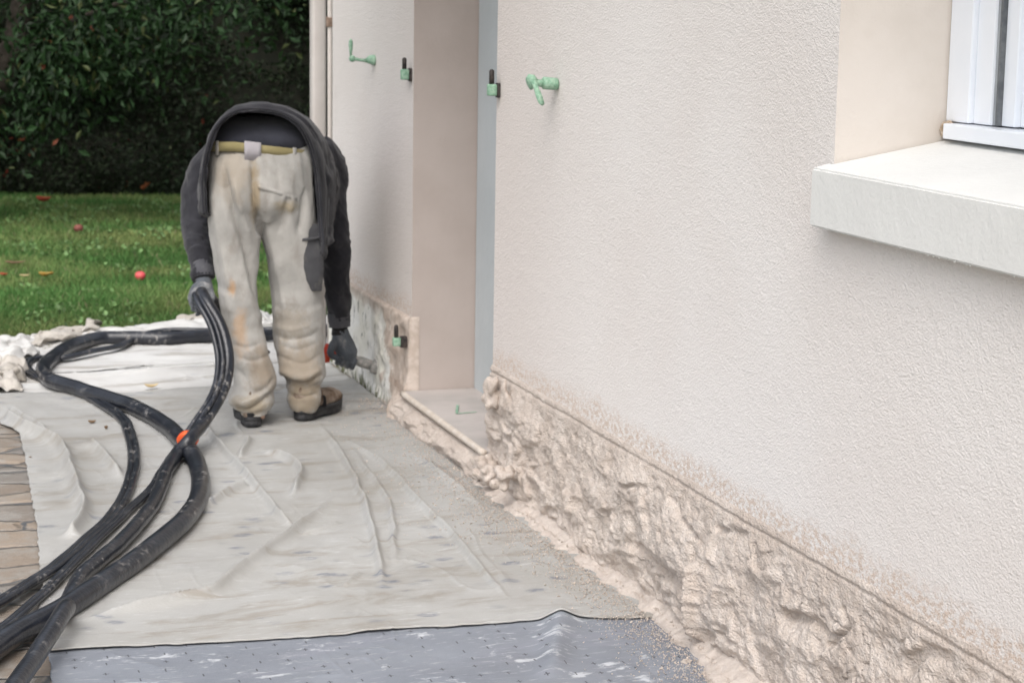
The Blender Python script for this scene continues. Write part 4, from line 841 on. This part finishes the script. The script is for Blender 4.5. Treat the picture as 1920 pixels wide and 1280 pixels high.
# apples and leaves lying in the grass
def apple(u, v_, r, lab, mat):
    c = G(u, v_, r*.9); mb = MB(); a = np.linspace(0, 2*math.pi, 18, endpoint=False); rg = []
    for t in np.linspace(.12, math.pi-.15, 12):
        rr = r*math.sin(t)*(1+.06*math.cos(t)); z = r*.92*math.cos(t)-r*.18*math.exp(-(t/.35)**2); rg.append(np.stack([c[0]+rr*np.cos(a), c[1]+rr*np.sin(a), np.full(18, c[2]+z)], 1))
    mb.loft(rg); o = mb.build('apple', mat); tag(o, lab, 'apple', 'windfall apples on the lawn')
    mb = MB(); mb.tube([c+A(0, 0, r*.7), c+A(.004, 0, r*1.15)], .0015, 6); mb.build('stalk', MPIN, o)
MAP = plain('red_apple', (.62, .06, .09), (.70, .12, .12), 20, .35); MAP2 = plain('dull_apple', (.16, .045, .045), (.22, .08, .06), 20, .6)
apple(263, 517, .030, 'bright red windfall apple nearest on the lawn', MAP); apple(147, 428, .032, 'darker red apple further back on the lawn, left of centre', MAP2); 
leaf(84, 519, .07, .03, .2, .5, 'amber', 'amber leaf on the lawn left of the red apple', .03); leaf(95, 516, .05, .02, 1.2, .5, 'amber', 'small golden leaf touching the amber one', .03); leaf(46, 519, .06, .02, .1, .3, 'yellow', 'tan leaf on the lawn between the amber leaf and the edge', .02); leaf(8, 517, .05, .03, .4, .3, 'red', 'reddish leaf at the left edge of the lawn', .02)
leaf(28, 495, .13, .035, .0, .2, 'brown', 'long brownish leaf flat on the lawn upper left', .02); leaf(82, 379, .12, .05, .1, .5, 'red', 'reddish leaf at the foot of the hedge on the left', .02)
for u, v_, r, lab in ((268, 356, .07, 'orange shrivelled leaf heap glowing in the shade under the hedge'), (236, 353, .045, 'small rusty leaf under the hedge just left of the orange one')):
    mb = MB()
    for k in range(4):
        q = leafmesh(G(u, v_, .05)+rng.normal(0, .03, 3)*0+A(.012*k, 0, .012*k), r*.8, r*.35, rng.uniform(0, 6), .6, rng.uniform(-.5, .8)); mb.add(q.reshape(-1, 3), gridf(9, 5))
    tag(mb.build('leaf_cluster', plain('rust_leaf', (.30, .09, .03), (.25, .11, .05), 30)), lab, 'leaves')
# ------------------------------------------------------------------ lawn
def vcmat(name, rough=.6, trans=.0, spec=.3):
    m_ = bpy.data.materials.new(name); m_.use_nodes = True; t = m_.node_tree; b = t.nodes['Principled BSDF']; a = t.nodes.new('ShaderNodeAttribute'); a.attribute_name = 'kind_colour'
    t.links.new(a.outputs['Color'], b.inputs['Base Color']); b.inputs['Roughness'].default_value = rough; b.inputs['Specular IOR Level'].default_value = spec
    if trans:
        tr = t.nodes.new('ShaderNodeBsdfTranslucent'); t.links.new(a.outputs['Color'], tr.inputs[0]); mx = t.nodes.new('ShaderNodeMixShader'); mx.inputs[0].default_value = trans
        t.links.new(b.outputs[0], mx.inputs[1]); t.links.new(tr.outputs[0], mx.inputs[2]); t.links.new(mx.outputs[0], t.nodes['Material Output'].inputs[0])
    return m_
def setcol(o, col):     # col per face
    me = o.data; at = me.attributes.new('kind_colour', 'FLOAT_COLOR', 'CORNER'); k = len(me.loops)//len(col)
    c = np.repeat(np.c_[col, np.ones(len(col))], k, axis=0); at.data.foreach_set('color', c.ravel())
def blades(N, x0, x1, y0, y1, hs, seed):
    r = np.random.default_rng(seed); x = r.uniform(x0, x1, N); y = r.uniform(y0, y1, N)
    p = np.stack([x, y, x*0], 1); cl = fbm(p*1.3, 3, 4); h = r.uniform(.55, 1.25, N)*hs*(1+.35*cl); a = r.uniform(0, 6.28, N); w = r.uniform(.0016, .0032, N)*(1+(y-9)*.09)
    lean = r.normal(0, .45, (N, 2))*h[:, None]; dx, dy = np.cos(a)*w, np.sin(a)*w
    z0 = np.full(N, -.03); b1 = np.stack([x-dx, y-dy, z0], 1); b2 = np.stack([x+dx, y+dy, z0], 1)
    m1 = np.stack([x-dx*.8+lean[:, 0]*.4, y-dy*.8+lean[:, 1]*.4, z0+h*.6], 1); m2 = np.stack([x+dx*.8+lean[:, 0]*.4, y+dy*.8+lean[:, 1]*.4, z0+h*.6], 1)
    t_ = np.stack([x+lean[:, 0], y+lean[:, 1], z0+h*1.0], 1)
    V = np.stack([b1, b2, m2, m1, t_], 1).reshape(-1, 3); i = np.arange(N)*5
    F = np.concatenate([np.stack([i, i+1, i+2], 1), np.stack([i, i+2, i+3], 1), np.stack([i+3, i+2, i+4], 1)])
    dry = np.clip(.30+.55*fbm(p*A(1.1, 2.2, 1), 3, 12)+.55*sst(11.2, 9.6, y)+r.normal(0, .22, N), 0, 1)[:, None]
    c = A(.085, .19, .055)*(1-dry)+A(.22, .26, .10)*dry; c = c*(.7+.6*r.random((N, 1)))*(1+.25*cl[:, None]); c[r.random(N) < .03] = A(.30, .27, .16)
    return V, F, np.tile(c, (3, 1))
V1, F1, C1 = blades(190000, -2.6, 4.2, 9.3, 17.0, .048, 5); V2, F2, C2 = blades(50000, -.2, 2.8, 9.25, 11, .05, 6); V3, F3, C3 = blades(30000, -8, -2.6, 9.3, 17, .062, 8); V4, F4, C4 = blades(26000, -8, -4.05, 3, 9.3, .062, 9)
Vs = [V1, V2, V3, V4]; Fs = []; off = 0
for a, b in zip(Vs, (F1, F2, F3, F4)): Fs.append(b+off); off += len(a)
lawn = mesh('lawn', np.concatenate(Vs), np.concatenate(Fs), vcmat('grass_blades', .8, .3, .1), None, False); setcol(lawn, np.concatenate([C1, C2, C3, C4])); tag(lawn, 'short green lawn behind the sheets, yellower near them', 'grass', kind='stuff')
# clover and small weeds: broad leaves in clumps
def leafcloud(cen, L, seed, cols, droop=.3, aspect=.5):
    N = len(cen); r = np.random.default_rng(seed); d = r.normal(0, 1, (N, 3)); d[:, 2] -= droop; d /= np.linalg.norm(d, axis=1)[:, None]
    s = np.cross(d, r.normal(0, 1, (N, 3))); s /= np.linalg.norm(s, axis=1)[:, None]; nrm = np.cross(d, s); Ln = (L*r.uniform(.55, 1.35, N))[:, None]
    a = cen-d*Ln*.5; b = cen+d*Ln*.5; m1 = cen+s*Ln*aspect*.5+nrm*Ln*.10; m2 = cen-s*Ln*aspect*.5+nrm*Ln*.10
    V = np.stack([a, m1, b, m2], 1).reshape(-1, 3); i = np.arange(N)*4; F = np.concatenate([np.stack([i, i+1, i+2], 1), np.stack([i, i+2, i+3], 1)]); return V, F, np.tile(cols, (2, 1))
r = np.random.default_rng(3); cc = []
for k in range(150):
    c = A(r.uniform(-2, 3), r.uniform(9.8, 16), .0); cc.append(c+r.normal(0, 1, (24, 3))*A(.07, .12, .004)+A(0, 0, .02))
cc = np.concatenate(cc); V, F, Cc = leafcloud(cc, .028, 4, np.tile(A(.13, .22, .08), (len(cc), 1))*r.uniform(.6, 1.6, (len(cc), 1)), -.2, .9)
cl_ = mesh('clover', V, F, vcmat('clover_leaf', .5, .2), None, False); setcol(cl_, Cc); tag(cl_, 'pale clover and weeds dotted through the lawn', 'clover', kind='stuff')
# ------------------------------------------------------------------ hedge and apple tree
HX0, HX1, HY0 = -7, 9, 16.5
def hedge_front(x, z): return HY0+.35*vn(np.stack([x*.9, z*1.3, x*0], -1), 51)+.22*vn(np.stack([x*2.6, z*3, x*0], -1), 52)+.12*np.maximum(0, z-.3)
hd = empty('hedge', (1, HY0, 0)); tag(hd, 'tall dark green hedge closing the far side of the garden', 'hedge')
n, m = 160, 60; x, z = np.meshgrid(np.linspace(HX0, HX1, n), np.linspace(-.03, 4.6, m), indexing='ij'); y = hedge_front(x, z)+.22
core = mesh('twigs', np.concatenate([np.stack([x, y, z], -1).reshape(-1, 3)]), gridf(n, m), plain('dark_twigs', (.006, .008, .004), (.012, .012, .007), 12, .95), hd)
md = core.modifiers.new('t', 'SOLIDIFY'); md.thickness = -1.6
r = np.random.default_rng(21); N = 120000; x = r.uniform(-3.2, 5.2, N); z = .02+4.4*r.random(N)**1.25; y = hedge_front(x, z)+r.exponential(.10, N)-.05
cen = np.stack([x, y, z], 1); dn = fbm(cen*A(2.2, 2, 2.6), 3, 71); keep = r.random(N) < np.maximum(sst(-.75, .15, dn), .8*sst(.9, .3, cen[:, 2])); cen = cen[keep]; dn = dn[keep]; N = len(cen)
hue = np.clip(.5+.6*vn(cen*1.1, 72)+r.normal(0, .2, N), 0, 1)[:, None]; cols = A(.006, .016, .006)*(1-hue)+A(.014, .023, .009)*hue; cols *= r.uniform(.4, 1.5, (N, 1))
rd = (vn(cen*1.7, 73) > .25)&(r.random(N) < .05)|(r.random(N) < .004); cols[rd] = A(.11, .025, .014)*r.uniform(.4, 1.4, (rd.sum(), 1)); pl_ = r.random(N) < .006; cols[pl_] = A(.09, .11, .055)
V, F, Cc = leafcloud(cen, .046, 22, cols, .25, .55); o = mesh('foliage', V, F, vcmat('hedge_leaf', .6, .08, .2), hd, False); setcol(o, Cc)
# apple tree on the left: trunk leaning, limbs reach right across the hedge
tr = empty('apple_tree', (P(-60, 330, 14.6)[0], 14.6, -.03)); tag(tr, 'apple tree with dark leaning trunk and drooping boughs in front of the hedge', 'tree')
TY = 14.6; mb = MB()
tk = [P(-90, 420, TY), P(-60, 300, TY), P(-20, 190, TY), P(15, 120, TY), P(38, 40, TY), P(52, -40, TY), P(60, -160, TY), P(50, -300, TY)]; tk[0][2] = -.03
mb.tube(catmull(tk, 6), np.interp(np.linspace(0, 1, 43), [0, .15, 1], [.19, .13, .05]), 14)
v, nn, f = np.array(mb.v), None, mb.f; mb2 = MB(); mb2.add(v+.012*fbm(v*9, 3, 4)[:, None], f); MBARK = plain('dark_bark', (.020, .016, .012), (.045, .038, .03), 14, .95, 40, .01); mb2.build('trunk', MBARK, tr)
mb = MB(); LM = [[P(25, 110, TY), P(55, 95, TY-.2), P(95, 58, TY-.5), P(150, 35, TY-.8), P(220, 8, TY-1.), P(330, -30, TY-1.2)], [P(95, 58, TY-.5), P(150, 70, TY-.6), P(210, 72, TY-.7), P(255, 60, TY-.8)],
      [P(45, 0, TY), P(100, -60, TY-.3), P(250, -110, TY-.6), P(400, -90, TY-.9), P(520, -30, TY-1)], [P(10, 125, TY), P(-60, 60, TY), P(-160, 0, TY+.3)], [P(55, -100, TY), P(160, -250, TY), P(330, -330, TY)], [P(55, -120, TY), P(-60, -260, TY+.3), P(-200, -320, TY+.3)]]
for L_ in LM: c = catmull(L_, 6); mb.tube(c, np.linspace(.045, .010, len(c)), 8)
mb.build('limb', MBARK, tr)
r = np.random.default_rng(5); CS = []
for L_ in LM:
    c = catmull(L_, 8)
    for k in range(70 if L_ is not LM[1] else 26): q = c[r.integers(2, len(c))]; CS.append(q+r.normal(0, 1, 3)*A(.30, .30, .20)-A(0, 0, .08))
for u, v_ in ((505, 15), (515, 35), (480, 5), (100, 100), (90, 150), (120, 90), (70, 130), (40, 180), (170, 90), (60, 215), (90, 235), (20, 260), (380, 20), (340, 40), (300, 25), (430, 5), (130, 170), (10, 60), (200, 45), (360, 60), (240, 80), (15, 15), (5, 30)): CS.append(P(u, v_, TY-.8+r.normal(0, .2))); CS.append(P(u+r.normal(0, 12), v_+r.normal(0, 10), TY-.6))
for k in range(120): CS.append(A(r.uniform(-3, 4.6), r.uniform(12.8, 16.6), r.uniform(2.15, 4.6)))    # unseen crown leaves added overhead to shade the hedge
CS = np.array(CS); uu, vv = uvof(CS); CS = CS[~((uu < 75)&(uu > -40)&(vv < 175)&(vv > -40)&(uu < 80-vv*.25))]; cen = np.repeat(CS, 34, axis=0)+r.normal(0, 1, (len(CS)*34, 3))*A(.15, .15, .12); N = len(cen)
cols = (A(.014, .034, .011)*r.uniform(.3, 1.9, (N, 1))); yl = r.random(N) < .05; cols[yl] = A(.06, .075, .025); rd = r.random(N) < .005; cols[rd] = A(.14, .04, .02)
V, F, Cc = leafcloud(cen, .072, 6, cols, .9, .45); o = mesh('crown', V, F, vcmat('apple_leaf', .55, .12, .25), tr, False); setcol(o, Cc)
